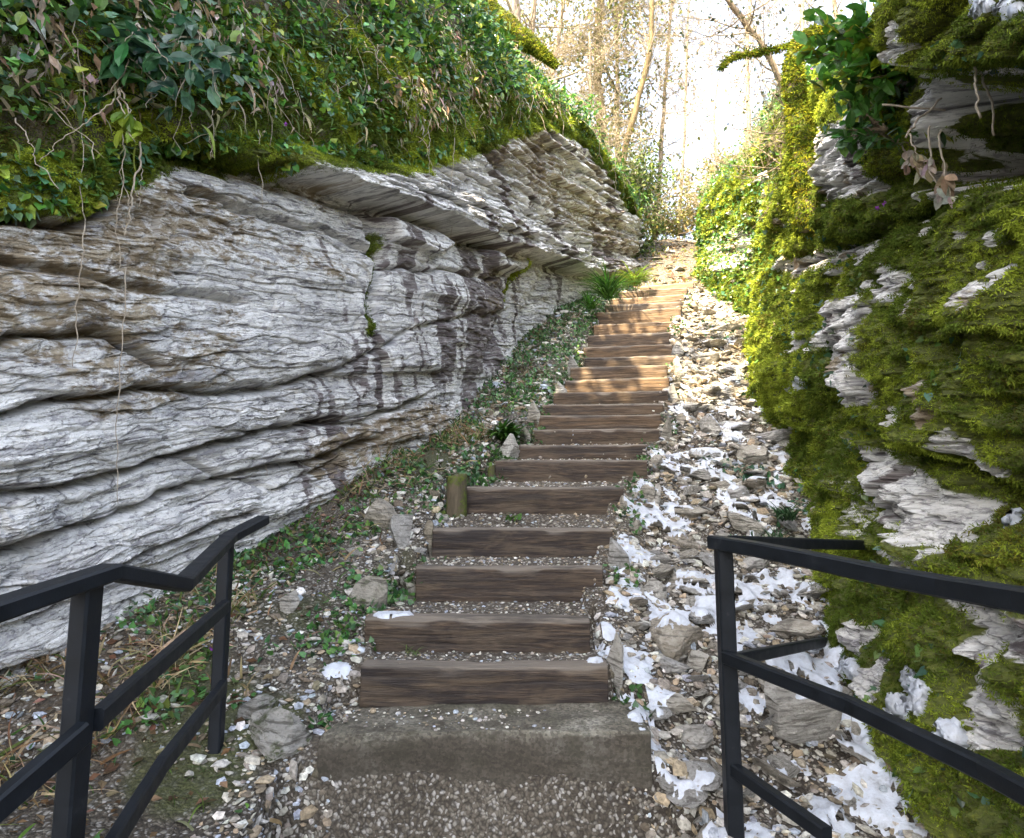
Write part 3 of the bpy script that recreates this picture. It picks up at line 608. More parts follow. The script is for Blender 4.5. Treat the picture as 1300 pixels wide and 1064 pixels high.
# dry hanging stuff
mb = MB(); msk = sm(tbm, .03, .1)*sm(tbm, .55, .3)
pos, nr, i, j = sample(LB, msk*(LBy < 14)*(.03+sm(fbm(LB['P'][..., 1]*1.5, LB['P'][..., 2]*1.5, 2, 90), .05, .35)), 1500)
inst(mb, *SLEAF, pos+nr*.17*rng.random((len(pos), 1)), nr*.35+np.array([0, 0, -1.])+.3*rng.normal(0, 1, pos.shape), nr+.5*rng.normal(0, 1, pos.shape), .10*(.4+rng.random(len(pos))), colmix([(.30, .26, .20), (.22, .16, .10), (.40, .37, .33), (.16, .12, .07)], len(pos)), .05*(.4+rng.random(len(pos))))
pos, nr, i, j = sample(LB, sm(tbm, .45, .1)*(LBy < 14), 800)
inst(mb, *BLADE, pos+nr*.05, nr*.6+np.array([0, 0, -.5])+.35*rng.normal(0, 1, pos.shape), nr+np.array([0, 0, .5]), .22*(.3+rng.random(len(pos))), colmix([(.33, .28, .18), (.13, .17, .04), (.25, .23, .12), (.07, .11, .03)], len(pos)))
o = link('dry_grass', mb.mesh('dry_grass', M['dry'], smooth=False)); tag(o, 'withered leaves and dry grass hanging over the edge of the left bank', 'dry grass', kind='stuff')
# right bank + right wall leaves
mb = MB(); rbm = np.repeat(np.linspace(0, 1, NB2)[None, :], NS2, 0); RBy = RB['P'][..., 1]
leaves(RB, sm(rbm, .2, .03)*(RBy > 5.5)*(RBy < 18), 9000, .07, LG+[(.16, .19, .02)], .3, SLEAF, mb, seed=411)
leaves(RW, sm(fbm(RW['S']*2, RW['Z']*2, 3, 412), .0, .4)*np.clip(RW['mos'], 0, 1)*(RW['P'][..., 1] < 14)*(1-.7*sm(RW['P'][..., 1], 3, 2.4)), 5200, .042, [(.05, .12, .06), (.04, .10, .035), (.09, .16, .03), (.06, .14, .09)], .035, HEART, mb, seed=412)
leaves(RW, sm(RW['P'][..., 1], 7, 10)*(RW['P'][..., 1] < 15)*np.clip(sm(RW['U'], 1010, 930), 0, 1), 9000, .06, LG+[(.15, .18, .02)], .10, HEART, mb, seed=413)
o = link('ivy', mb.mesh('ivy_right', M['leaf'], smooth=False)); tag(o, 'small ivy leaves scattered over the mossy right rock wall', 'ground cover', kind='stuff')
# ---- ground cover left of stairs
gdx = GX-xc(GY)
gmask = (gdx < -.66)*(GX > -2.9)*(GY > 2.3)*(GY < 13)
mb = MB()
cov = sm(fbm(GX*1.5, GY*1.5, 4, 421)+.35*sm(GY, 6, 9)+.25*sm(-gdx, 1.0, 1.8)*sm(GY, 6.5, 3), .02, .35)
leaves(GR, gmask*cov*np.interp(GY, [2, 6, 12], [1, .8, .5]), 20000, .038, [(.05, .14, .04), (.07, .19, .05), (.04, .10, .04), (.12, .22, .05)], .06, HEART, mb, .3, -.2, seed=421)
leaves(GR, gmask*sm(GY, 6.5, 8.5), 13000, .055, [(.06, .15, .06), (.10, .22, .08), (.18, .26, .12)], .14, SLEAF, mb, .3, -.3, seed=422)
edge = ((np.abs(np.abs(gdx)-.66) < .12)*(GY > 3.2)*(GY < 12))*sm(fbm(GX*3, GY*3, 3, 427), .05, .3)
leaves(GR, edge*1., 1600, .035, [(.04, .11, .03), (.06, .14, .03)], .07, HEART, mb, .5, -.3, seed=423)
leaves(GR, ((gdx > 1.0)*(GY > 4)*(GY < 12)*(GX < 4.2))*sm(fbm(GX*2.2, GY*2.2, 3, 428), .1, .4)*sm(gdx, .9, 1.3), 1600, .045, [(.04, .11, .04), (.05, .13, .08)], .08, HEART, mb, .5, -.3, seed=424)
o = link('ground_cover', mb.mesh('ground_cover', M['leaf'], smooth=False)); tag(o, 'low green creeping leaves on the ground beside the stairs', 'ground cover', kind='stuff')
mb = MB()
pos, nr, i, j = sample(GR, gmask*sm(-gdx, .8, 1.3)*(.35+cov), 8000)
inst(mb, *BLADE, pos, nr+.7*rng.normal(0, 1, pos.shape)*np.array([1, 1, .2]), nr+.6*rng.normal(0, 1, pos.shape), .12*(.3+rng.random(len(pos))), colmix([(.28, .22, .13), (.14, .09, .05), (.08, .13, .03), (.05, .10, .02)], len(pos)))
pos, nr, i, j = sample(GR, gmask*sm(-gdx, .8, 1.6), 8000)
inst(mb, *SLEAF, pos+nr*.012, .9*rng.normal(0, 1, pos.shape)*np.array([1, 1, .15]), nr+.3*rng.normal(0, 1, pos.shape), .05*(.4+rng.random(len(pos))), colmix([(.14, .08, .045), (.22, .15, .09), (.08, .05, .03)], len(pos)))
wf = np.interp(GY, [3.1, 4.6, 6.7, 9.8, 11.6], [-2.2, -1.65, -.68, .25, 1.1])
pos, nr, i, j = sample(GR, (GX > wf-.15)*(GX < wf+.55)*(GY < 7)*sm(fbm(GX*2, GY*2, 3, 447), -.05, .3), 1600)
inst(mb, *BLADE, pos, nr*.8+.8*rng.normal(0, 1, pos.shape)*np.array([1, 1, .2]), nr+.6*rng.normal(0, 1, pos.shape), .20*(.3+rng.random(len(pos))), colmix([(.34, .26, .15), (.20, .13, .07), (.10, .12, .03), (.42, .34, .22)], len(pos)), .10*(.3+rng.random(len(pos))))
pos, nr, i, j = sample(GR, (GY > 12.5)*(GY < 17.5)*(GX > .8)*(GX < 6)*1., 2600)
inst(mb, *SLEAF, pos+nr*.015, .9*rng.normal(0, 1, pos.shape)*np.array([1, 1, .25]), nr+.3*rng.normal(0, 1, pos.shape), .11*(.4+rng.random(len(pos))), colmix([(.24, .15, .07), (.38, .27, .14), (.12, .08, .05), (.16, .18, .05)], len(pos)))
o = link('leaf_litter', mb.mesh('leaf_litter', M['dry'], smooth=False)); tag(o, 'brown leaf litter and dry stalks at the foot of the left rock wall', 'leaf litter', kind='stuff')

# ------------------------------------------------------------------ gravel and stones
def pebble_cols(n): return colmix([(.38, .36, .31), (.25, .225, .19), (.52, .51, .47), (.16, .135, .10), (.32, .26, .18), (.33, .36, .41), (.42, .40, .36)], n, .18, .02)
mb = MB()
near_w = np.interp(GY, [2, 4, 7, 12], [1, .8, .35, .15])
gm = near_w*((np.abs(gdx) < .6)*1.1*(GY > 3.1)*(GY < 6.4)+(gdx > .55)*(GX < 4.6)*.9+(gdx < -.6)*(GX > -2.8)*sm(fbm(GX*1.3, GY*1.3, 3, 431)+.2*sm(gdx, -1.7, -.7), -.35, .15)*1.1)*(GY < 13)
for nn, sz in ((26000, .009), (14000, .017), (5200, .030)):
    pos, nr, i, j = sample(GR, gm*(1 if sz < .01 else (np.abs(gdx) > .6)*np.where(gdx < 0, (.95 if sz < .02 else .35), 1.)), nn)
    d = rng.normal(0, 1, pos.shape); sc = sz*(.5+rng.random(len(pos))); sc = sc*np.clip(pos[:, 1]/4.5, .9, 1.8)
    tv = IC1[0]*np.array([.9, 1, .36]); jit = 1+.32*rng.normal(0, 1, (len(tv), 1)); inst(mb, tv*jit, [IC1[1]], pos+nr*sc[:, None]*.25, d*np.array([1, 1, .2]), nr+.35*rng.normal(0, 1, pos.shape), sc, pebble_cols(len(pos)), sc*(.5+.6*rng.random(len(pos))))
o = link('gravel', mb.mesh('gravel', M['peb'], smooth=False)); tag(o, 'loose grey gravel on the treads and beside the stairs', 'gravel', kind='stuff')
def stone_geo(seed, dims, planes=16, rough=.03):
    r = np.random.default_rng(seed); V = IC3[0].copy()
    for k in range(planes):
        n = unit(r.normal(0, 1, 3)); d = .40+.34*r.random(); h = V@n-d; V = V-np.clip(h, 0, None)[:, None]*n*.97
    w = fbm(V[:, 0]*2+V[:, 2]*1.7, V[:, 1]*2-V[:, 2], 3, seed); V = V*(1+rough*w)[:, None]
    lay = np.abs(((V[:, 2]*4+.6*vn(V[:, 0]*2, V[:, 1]*2, seed)) % 1)-.5); V[:, :2] *= (1-.09*(lay < .12))[:, None]
    V = V/np.abs(V).max(0)*np.asarray(dims)/2
    return V
def stone_mesh(seed, dims, mat, **k): return mesh('stone', stone_geo(seed, dims, **k), [IC3[1]], mat, smooth=False)
solids = []
def put(me, name, loc, rot, label, cat, group=None, sc=1.):
    o = link(name, me, None, loc); o.rotation_euler = rot; o.scale = (sc,)*3; tag(o, label, cat, group); solids.append(o); return o
def gz(x, y): return float(ground_z(np.array([x]), np.array([y]))[0])
def ground_hit(u, v):
    ys = np.linspace(2.2, 14, 600); p = np.array([P(u, v, y) for y in ys]); g = ground_z(p[:, 0], p[:, 1]); k = np.argmax(p[:, 2] < g) if (p[:, 2] < g).any() and u > -1e9 else 0
    # first crossing below ground walking away from the eye
    return np.array([p[k, 0], p[k, 1], g[k]])
big = [  # u, v(base centre), width px, height px, thick ratio, label, material
    (1028, 955, 105, 62, 'large layered boulder dusted with snow behind the right railing', 'stone', 5), (862, 830, 100, 44, 'broad flat grey boulder right of the lower steps', 'stone', 6),
    (487, 676, 56, 36, 'pale triangular stone lying on the gravel left of the stairs', 'stone', 7), (508, 700, 38, 40, 'bluish white rock beside the pale triangular stone', 'stone', 8),
    (940, 640, 34, 20, 'small grey stone half under snow in the scree', 'stone', 9), (358, 790, 24, 30, 'small upright pale stone on the gravel near the left railing', 'stone', 10),
    (905, 553, 46, 26, 'dark grey stone capped with snow beside the middle steps', 'stone', 11), (1085, 860, 60, 30, 'snow covered boulder against the foot of the mossy wall', 'stone', 12),
    (935, 930, 60, 34, 'layered stone left of the right railing post', 'stone', 13), (965, 590, 48, 24, 'long white stone lying at the foot of the mossy wall', 'stone', 14),
    (925, 700, 52, 24, 'flat stone on the scree above the right railing', 'stone', 15), (833, 770, 44, 28, 'rounded grey stone between the edging and the scree', 'stone', 16),
    (925, 505, 40, 14, 'thin ochre slab on the sunlit scree', 'stone', 17), (900, 460, 44, 14, 'flat pale slab high on the scree', 'stone', 18), (890, 860, 30, 22, 'small snowy stone below the broad flat boulder', 'stone', 19),
    (310, 930, 50, 30, 'mossy stone in the dry grass by the left railing', 'mstone', 20), (345, 985, 90, 46, 'low mossy slab at the corner of the concrete step', 'mstone', 21), (880, 960, 70, 26, 'flat stone slab at the right end of the concrete step', 'stone', 22)]
for u, v, w, h, lab, mt, sd in big:
    p = ground_hit(u, min(v, 970)); dpt = p[1]; k = dpt*1.03/F
    me = stone_mesh(sd, (w*k, w*k*.75, h*k*1.5), M[mt], rough=.06)
    put(me, 'boulder' if w > 70 else 'stone', (p[0], p[1]+.1, p[2]+h*k*.35), (.1*math.sin(sd), .12*math.cos(sd*2), sd*1.3), lab, 'boulder' if w > 70 else 'stone')
# edging stones / stakes on both sides of the stairs
edge_px = [  # u, v base, w, h, label
    (784, 880, 24, 78, 'tall upright edging slab right of the lowest timber step'), (797, 668, 24, 36, 'upright grey edging stone right of the fourth timber step'), (787, 748, 22, 70, 'upright edging slab right of the third timber step'),
    (823, 648, 16, 32, 'leaning edging slab right of the fifth timber step'), (832, 650, 13, 34, 'narrow leaning slab beside another edging slab'), (848, 572, 16, 40, 'upright edging stone right of the eighth timber step'),
    (838, 604, 22, 24, 'rounded edging stone right of the sixth timber step'), (858, 515, 12, 26, 'small pointed edging stone beside the eleventh timber step'), (862, 480, 16, 24, 'grey edging stone beside the thirteenth timber step'), (862, 452, 15, 22, 'edging stone near the top of the sunlit steps'),
    (783, 800, 24, 30, 'squat edging stone right of the second timber step'), (760, 822, 22, 22, 'small block edging stone at the end of the second timber step'), (870, 420, 12, 18, 'small brown edging stone high beside the steps'), (868, 545, 14, 18, 'small edging stone in the snow by the middle steps'),
    (700, 575, 0, 0, ''), (646, 588, 24, 40, 'upright pale edging stone left of the seventh timber step'), (462, 800, 40, 60, 'large leaning pale stone left of the second timber step'), (520, 765, 16, 26, 'small pointed stone left of the third timber step'),
    (545, 706, 18, 44, 'mossy upright stone left of the fourth timber step'), (563, 678, 26, 26, 'mossy block at the upper left of the fourth timber step'), (678, 540, 14, 30, 'white edging stone left of the ninth timber step'),
    (729, 468, 14, 22, 'grey edging stone left of the thirteenth timber step'), (668, 566, 16, 20, 'brown edging stone left of the eighth timber step'), (712, 500, 16, 14, 'flat edging stone left of the eleventh timber step'),
    (806, 690, 18, 26, 'small grey stone beside the upright edging stone'), (815, 735, 26, 22, 'flat snowy edging stone right of the third timber step'), (440, 800, 30, 24, 'dark stone behind the large leaning pale stone')]
for n_, (u, v, w, h, lab) in enumerate(edge_px):
    if not w: continue
    Yd = float(np.interp(v, SB_v := [360, 440, 498, 545, 587, 612, 653, 708, 764, 828, 896], [12.5, 9.2, 7.8, 6.9, 6.2, 5.8, 5.35, 4.85, 4.3, 3.75, 3.3]))
    p = P(u, v, Yd); k = Yd*1.03/F; g = gz(p[0], p[1]); zt = P(u, v-h, Yd)[2]+.025; zb = min(g, p[2])-.06
    me = stone_mesh(60+n_, (w*k*1.05, w*k*1.25+.03, (zt-zb)), M['mstone' if 'mossy' in lab or u < 600 else 'stone'], planes=9, rough=.07)
    put(me, 'edging_stone', (p[0], Yd+.06, (zt+zb)/2), (.08*math.sin(n_*3), .10*math.sin(n_*5+1)+(.25 if 'leaning' in lab else 0), .5*math.sin(n_*7)), lab, 'stone', 'edging stones beside the timber steps')
for n_, (u, v, w, h) in enumerate([(905, 610, 60, 12), (945, 665, 66, 14), (880, 655, 50, 12), (985, 560, 50, 12), (905, 580, 50, 10), (870, 740, 60, 15), (960, 720, 60, 14), (1010, 800, 66, 18), (890, 790, 52, 14), (935, 545, 46, 9), (900, 500, 44, 9), (930, 470, 40, 8), (905, 440, 36, 7), (925, 420, 34, 6), (880, 520, 40, 9), (960, 620, 44, 10), (850, 850, 50, 16), (985, 870, 70, 22), (860, 905, 60, 18), (900, 400, 30, 6), (920, 620, 40, 10), (865, 690, 50, 12), (930, 750, 54, 12)]):
    p = ground_hit(u, v); k = p[1]*1.03/F; me = stone_mesh(300+n_, (w*k, w*k*.8, h*k*1.3+.02), M['stone'], planes=14, rough=.03)
    put(me, 'flat_stone', (p[0], p[1], p[2]+.02), (.12*math.sin(n_*2), .14*math.cos(n_*3), n_*1.7), 'flat pale stone slab lying on the path of rubble right of the stairs', 'stone', 'flat slabs on the rubble path')
# timber stakes left of the fifth step
def stake(u, v0, v1, Y, w, lab):
    k = Y*1.03/F; p = P(u, v1, Y); zt = P(u, v0, Y)[2]; zb = p[2]-.1; mb = MB(); n = 14
    th = np.arange(n)*2*math.pi/n; rr = w*k/2*(1+.10*np.sin(th*3+1)+.06*np.cos(th*5)); zs = np.r_[zb, np.linspace(p[2], zt-.004, 12), zt]; sc = np.r_[1.05, np.linspace(1.04, .98, 12), .90]
    V = np.stack([np.stack([rr*np.cos(th)*s_, rr*np.sin(th)*s_, np.full(n, z)+(.012*np.cos(th) if z > zt-.02 else 0)], -1) for z, s_ in zip(zs, sc)]); i = np.arange(len(zs)*n).reshape(-1, n); j = np.roll(i, -1, 1)
    mb.add(V.reshape(-1, 3)-np.array([0, 0, zb]), [np.stack([i[:-1], j[:-1], j[1:], i[1:]], -1).reshape(-1, 4), np.array([list(i[-1])])])
    o = link('wooden_stake', mb.mesh('wooden_stake', M['mbark'], smooth=True), None, (p[0], Y, zb)); tag(o, lab, 'stake'); return o
stake(578, 603, 655, 5.32, 24, 'short mossy wooden stake at the left end of the fifth timber step')
stake(623, 592, 613, 5.85, 9, 'thin wooden stake at the left end of the sixth timber step')
# loose stones on the scree
protos = [stone_mesh(200+k, (1, .70+.2*math.sin(k), .26+.12*math.cos(k*2)), M['stone'], planes=15, rough=.03) for k in range(10)]
sm_mask = ((gdx > .72)*(GX < 4.4)*(GY > 2.75)*(GY < 12.6))*1.
wall_x = np.interp(GY, R[:, 1], R[:, 0]); sm_mask *= (GX < wall_x+.05)
pos, nr, i, j = sample(GR, sm_mask*np.interp(GY, [2.5, 5, 9, 12], [1., .8, .5, .3]), 285)
for k in range(len(pos)):
    s_ = float(.08+.18*rng.random()**2.0); p = pos[k]
    put(protos[k % 10], 'loose_stone', (p[0], p[1], p[2]+s_*.10), (.35*rng.normal(), .35*rng.normal(), rng.random()*6.3), 'loose flat grey stone lying among the scree and snow right of the stairs', 'stone', 'loose stones on the scree', s_)
pos, nr, i, j = sample(GR, ((GY > 12.6)*(GY < 16.5)*(np.abs(GX-xc(GY)) < .9))*1., 26)
for k in range(len(pos)):
    s_ = float(.12+.25*rng.random()); p = pos[k]
    put(protos[k % 10], 'loose_stone', (p[0], p[1], p[2]+s_*.05), (.15*rng.normal(), .15*rng.normal(), rng.random()*6.3), 'sunlit stone lying on the bright path beyond the topmost timber step', 'stone', 'stones on the far path', s_)
lm = gmask*(GX > -2.4)*1.*(np.interp(GY, lp_y := [3.1, 4.6, 6.7, 9.8, 11.6], [-2.2, -1.65, -.68, .25, 1.1]) < GX-.15)
pos, nr, i, j = sample(GR, lm, 60)
for k in range(len(pos)):
    s_ = float(.04+.10*rng.random()**2.4); p = pos[k]
    put(protos[k % 10], 'loose_stone', (p[0], p[1], p[2]+s_*.10), (.35*rng.normal(), .35*rng.normal(), rng.random()*6.3), 'loose stone lying on the gravel and litter left of the stairs', 'stone', 'loose stones left of the stairs', s_)

# ------------------------------------------------------------------ timber steps and concrete step
def rough_box(L, Dp, Hh, seed, nx=90, amp=.006, rnd=.018):
    """box along x from 0..L, y 0..Dp, z 0..Hh: ring section swept along x with weathered edges"""
    m = 8; pts = []
    for (cx, cy, a0) in ((rnd, rnd, 180), (Dp-rnd, rnd, 270), (Dp-rnd, Hh-rnd, 0), (rnd, Hh-rnd, 90)):
        for q in range(5): a = math.radians(a0+q*22.5); pts.append((cx+rnd*math.cos(a), cy+rnd*math.sin(a)))
    ring = []
    for k in range(20):
        a = pts[k]; b = pts[(k+1) % 20]; n = 12 if k % 5 == 4 else 1
        for q in range(n): ring.append((a[0]+(b[0]-a[0])*q/n, a[1]+(b[1]-a[1])*q/n))
    ring = np.array(ring); n = len(ring); xs = np.r_[0, np.linspace(.006, L-.006, nx), L]
    cen = np.array([Dp/2, Hh/2]); V = []
    for q, x in enumerate(xs):
        rr = ring.copy(); sc = .985 if q in (0, len(xs)-1) else 1; dlt = (rr-cen)*sc
        per = np.arange(n)*.37
        nzv = amp*fbm(np.full(n, x*5+seed), per*1.0, 4, seed)+amp*.8*fbm(np.full(n, x*1.3+seed), per*3.3, 2, seed+4)
        corner = np.exp(-((np.abs(dlt[:, 0])-Dp/2)**2+(np.abs(dlt[:, 1])-Hh/2)**2)/.0006)
        nzv -= corner*.020*np.clip(vn(np.full(n, x*7+seed), per*.2, seed+8), 0, 1)
        dlt = dlt*(1+nzv/np.maximum(np.linalg.norm(dlt, axis=1), .02))[:, None]
        V.append(np.stack([np.full(n, x), dlt[:, 0]+Dp/2, dlt[:, 1]+Hh/2+.008*math.sin(x*2.2+seed)], -1))
    V = np.array(V); i = np.arange(len(xs)*n).reshape(-1, n); j = np.roll(i, -1, 1)
    # outward orientation for +x sweep
    return V.reshape(-1, 3), [np.stack([i[:-1], i[1:], j[1:], j[:-1]], -1).reshape(-1, 4), np.array([list(i[0])]), np.array([list(i[-1])[::-1]])]
ordn = ['lowest', 'second', 'third', 'fourth', 'fifth', 'sixth', 'seventh', 'eighth', 'ninth', 'tenth', 'eleventh', 'twelfth', 'thirteenth', 'fourteenth', 'fifteenth', 'sixteenth', 'seventeenth', 'eighteenth', 'nineteenth', 'twentieth', 'twenty first', 'topmost']
look = ['wide brown timber step with pale wood grain, lowest, resting on the concrete', 'timber step with snow on its left end, second from the bottom', 'stained brown timber step with a dark knot, third from the bottom', 'dark cracked timber step with moss under it, fourth from the bottom', 'dark timber step with a leafy sprig in front, fifth from the bottom', 'knotted timber step just above the mossy stake, sixth from the bottom']
for k, s in enumerate(steps):
    Hh = .235 if k not in (0,) else s['z']-ZC+.01
    if k in (1,): Hh = .215
    Vb, Fb = rough_box(s['l1']-s['l0'], .13, Hh, 10+k*3)
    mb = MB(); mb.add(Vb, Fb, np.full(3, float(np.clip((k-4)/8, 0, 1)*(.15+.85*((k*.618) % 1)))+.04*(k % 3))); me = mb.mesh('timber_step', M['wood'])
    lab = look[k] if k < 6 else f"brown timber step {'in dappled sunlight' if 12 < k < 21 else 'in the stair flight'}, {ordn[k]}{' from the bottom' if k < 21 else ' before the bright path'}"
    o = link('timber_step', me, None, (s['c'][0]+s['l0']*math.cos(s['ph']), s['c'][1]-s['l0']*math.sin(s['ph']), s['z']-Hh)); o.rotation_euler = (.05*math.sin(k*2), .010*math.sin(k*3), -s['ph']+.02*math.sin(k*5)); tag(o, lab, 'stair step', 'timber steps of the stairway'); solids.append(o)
# concrete step
Xl, Xr = P(405, 930, 2.97)[0], P(826, 935, 2.97)[0]
Vb, Fb = rough_box(Xr-Xl, .52, .62, 5, nx=160, amp=.016, rnd=.02); mb = MB()
f = np.clip(Vb[:, 1]/.5, 0, 1); Vb[:, 0] = Vb[:, 0]+f*.10*(1-Vb[:, 0]/(Xr-Xl))*1.0
mb.add(Vb, Fb); o = link('concrete_step', mb.mesh('concrete_step', M['conc']), None, (Xl, 2.96, ZC-.62)); tag(o, 'rough mossy concrete slab step at the foot of the stairs', 'concrete step'); solids.append(o)

mb = MB(); n = 1500; px_ = Xl+.05+(Xr-Xl-.1)*rng.random(n)**.8; py_ = 3.0+.26*rng.random(n)**.8; ky = (rng.random(n) < .25+.75*sm(px_, Xr-.45, Xr-.05)) ; px_, py_ = px_[ky], py_[ky]; n = len(px_); sc_ = .003+.009*rng.random(n)**3+.010*(rng.random(n) < .06)
inst(mb, IC1[0]*np.array([.9, 1, .4]), [IC1[1]], np.stack([px_, py_, np.full(n, ZC+.001)], -1), rng.normal(0, 1, (n, 3))*np.array([1, 1, .1]), np.tile([0, 0, 1.], (n, 1))+.2*rng.normal(0, 1, (n, 3)), sc_, pebble_cols(n), sc_)
o = link('grit', mb.mesh('grit', M['peb'], smooth=False)); tag(o, 'fine grit and chips lying on the concrete slab step', 'gravel', kind='stuff')
# ------------------------------------------------------------------ snow
bpy.context.view_layer.update()
def world_tris(o):
    me = o.data; n = len(me.vertices); co = np.empty(n*3, np.float32); me.vertices.foreach_get('co', co); co = co.reshape(-1, 3)
    m = np.array(o.matrix_world); co = co@m[:3, :3].T+m[:3, 3]; return co, [tuple(p.vertices) for p in me.polygons]
def nxy(x, y, s): return fbm(x*s, y*s, 5, 601)
trees_b = []
for o in solids:
    co, fc = world_tris(o); trees_b.append((co[:, 0].min(), co[:, 0].max(), co[:, 1].min(), co[:, 1].max(), BVHTree.FromPolygons([tuple(map(float, c)) for c in co], fc)))
def top_map(xs, ys, Zg):
    Zt = Zg.copy()
    for x0, x1, y0, y1, bt in trees_b:
        i0, i1 = np.searchsorted(xs, [x0, x1]); j0, j1 = np.searchsorted(ys, [y0, y1])
        for a in range(i0, i1):
            for b in range(j0, j1):
                h = bt.ray_cast(Vector((xs[a], ys[b], 20)), Vector((0, 0, -1)))
                if h[0] is not None and h[0].z > Zt[a, b]: Zt[a, b] = h[0].z
    return Zt
sx = np.arange(-1.3, 3.6, .014); sy = np.arange(2.3, 11.2, .015)
SX_, SY_ = np.meshgrid(sx, sy, indexing='ij'); Zg = ground_z(SX_, SY_); Zt = top_map(sx, sy, Zg)
d = SX_-xc(SY_)
patch = fbm(SX_*3.4, SY_*3.4, 5, 601, .65)+.20*fbm(SX_*10, SY_*10, 3, 605)
bias = np.where(d > .62, .0-.30*sm(SY_, 2.9, 2.6)+.06*sm(d, .6, .75)-.42*sm(SY_, 6.2, 9.0)+.10*sm(SY_, 5.2, 3.4)+.10*sm(d, 1.0, 1.5), -2.)
lx, ly = P(450, 890, 3.3)[0], 3.35
def spot(u, v, Y, r, k=.9): p = P(u, v, Y); return k*np.exp(-(((SX_-p[0])/r)**2+((SY_-p[1])/(r*.8))**2))-.0
ex = np.maximum.reduce([spot(495, 776, 3.78, .14, 1.0)+0, spot(765, 785, 3.8, .12, 1.1), spot(755, 838, 3.38, .07, 1.), spot(425, 897, 3.45, .07, .85), spot(452, 880, 3.6, .05, .85), spot(970, 930, 3.1, .12, .7), spot(905, 935, 3.05, .12, .6), spot(860, 920, 3.2, .1, .5), spot(840, 705, 5.0, .14, .6), spot(810, 700, 4.9, .1, .6), spot(845, 640, 5.5, .12, .5)])
stepzone = (np.abs(d) < .62) & (SY_ > 2.9)
m_ = np.where(ex > .25, np.maximum(patch+np.where(bias > -1, bias, -.3), patch*.5+ex-.35), patch+bias)
slope = np.hypot(np.gradient(Zt, axis=0)/.014, np.gradient(Zt, axis=1)/.015)
k5 = np.ones(3)/3
sl = np.apply_along_axis(lambda a: np.convolve(a, k5, 'same'), 0, np.apply_along_axis(lambda a: np.convolve(a, k5, 'same'), 1, slope))
m_ = m_-.10*np.clip(sl-.8, 0, 3)
Zs = np.apply_along_axis(lambda a: np.convolve(a, k5, 'same'), 0, np.apply_along_axis(lambda a: np.convolve(a, k5, 'same'), 1, Zt)); Zs = np.maximum(Zs, Zt-.003)
th = np.clip((m_-.16)*.10, -.02, .016)+.003*fbm(SX_*30, SY_*30, 2, 611); keep = (m_ > .16)
Z = np.where(keep, Zs+np.maximum(th, .002), Zs-.004)
i = np.arange(Z.size).reshape(Z.shape); q = np.stack([i[:-1, :-1], i[1:, :-1], i[1:, 1:], i[:-1, 1:]], -1)
kf = (keep[:-1, :-1] | keep[1:, :-1] | keep[1:, 1:] | keep[:-1, 1:]); q = q[kf]
rngz = np.stack([Z.ravel()[q[:, c]] for c in range(4)]); q = q[(rngz.max(0)-rngz.min(0)) < .035]
used, inv = np.unique(q, return_inverse=True); Vs = np.stack([SX_.ravel(), SY_.ravel(), Z.ravel()], -1)[used]
o = link('snow', mesh('snow', Vs, [inv.reshape(-1, 4)], M['snow'])); tag(o, 'patchy thin white snow lying among the stones right of the stairs', 'snow', kind='stuff')
# snow clumps lying on the right wall
def snow_clump(u, v, Y, w, h, lab, seed):
    W = RW; ms = (np.abs(W['U']-u) < w*1.3) & (np.abs(W['V']-v) < h*1.3) & (W['P'][..., 1] > 1.3) & (W['P'][..., 1] < 14)
    uu, vv = proj(W['P']); e = 1-np.hypot((uu-u)/(w*.62), (vv-v)/(h*.62))+.9*fbm(W['S']*9, W['Z']*9, 4, seed*11+3, .6)
    e = np.where(W['P'][..., 1] > 1.3, e, -9); keep = e > .12
    ii, jj = np.where(keep)
    if len(ii) >= 8:          # keep the largest connected patch
        todo = set(zip(ii.tolist(), jj.tolist())); best = []
        while todo:
            st = [todo.pop()]; comp = [st[0]]
            while st:
                a, b = st.pop()
                for n_ in ((a+1, b), (a-1, b), (a, b+1), (a, b-1)):
                    if n_ in todo: todo.remove(n_); st.append(n_); comp.append(n_)
            if len(comp) > len(best): best = comp
        keep = np.zeros_like(keep); ii, jj = np.array(best).T; keep[ii, jj] = True
    if len(ii) < 8: return
    i0, i1, j0, j1 = max(ii.min()-1, 0), ii.max()+2, max(jj.min()-1, 0), jj.max()+2
    Pw = W['P'][i0:i1, j0:j1]; ee = e[i0:i1, j0:j1]; kp = keep[i0:i1, j0:j1]; k3 = np.ones(7)/7
    Ps = Pw.copy()
    if min(Pw.shape[:2]) > 8:
        for ax_ in (0, 1): Ps = np.apply_along_axis(lambda a: np.convolve(np.pad(a, 3, mode='edge'), k3, 'valid'), ax_, Ps)
    nrm = W['N'][i0:i1, j0:j1]*.5+np.array([-.5, -.4, .3]); nrm = unit(nrm)
    Q = np.where(kp[..., None], Ps+nrm*(.028+.035*np.clip(ee, 0, .8))[..., None], Pw-nrm*.01)
    i = np.arange(kp.size).reshape(kp.shape); q = np.stack([i[:-1, :-1], i[1:, :-1], i[1:, 1:], i[:-1, 1:]], -1); kf = kp[:-1, :-1] | kp[1:, :-1] | kp[1:, 1:] | kp[:-1, 1:]; q = q[kf]
    used, inv = np.unique(q, return_inverse=True); Vv = Q.reshape(-1, 3)[used]; org = Vv.mean(0)
    o = link('snow_clump', mesh('snow_clump', Vv-org, [inv.reshape(-1, 4)[:, ::-1]], M['snow']), None, org); tag(o, lab, 'snow', 'snow clumps on the mossy wall')
Ystar = {}
def wall_Y(W, u, v, default):
    d2 = (W['Upx']-u)**2+(W['Vpx']-v)**2; k = np.argmin(d2); return W['Pf'][k, 1]
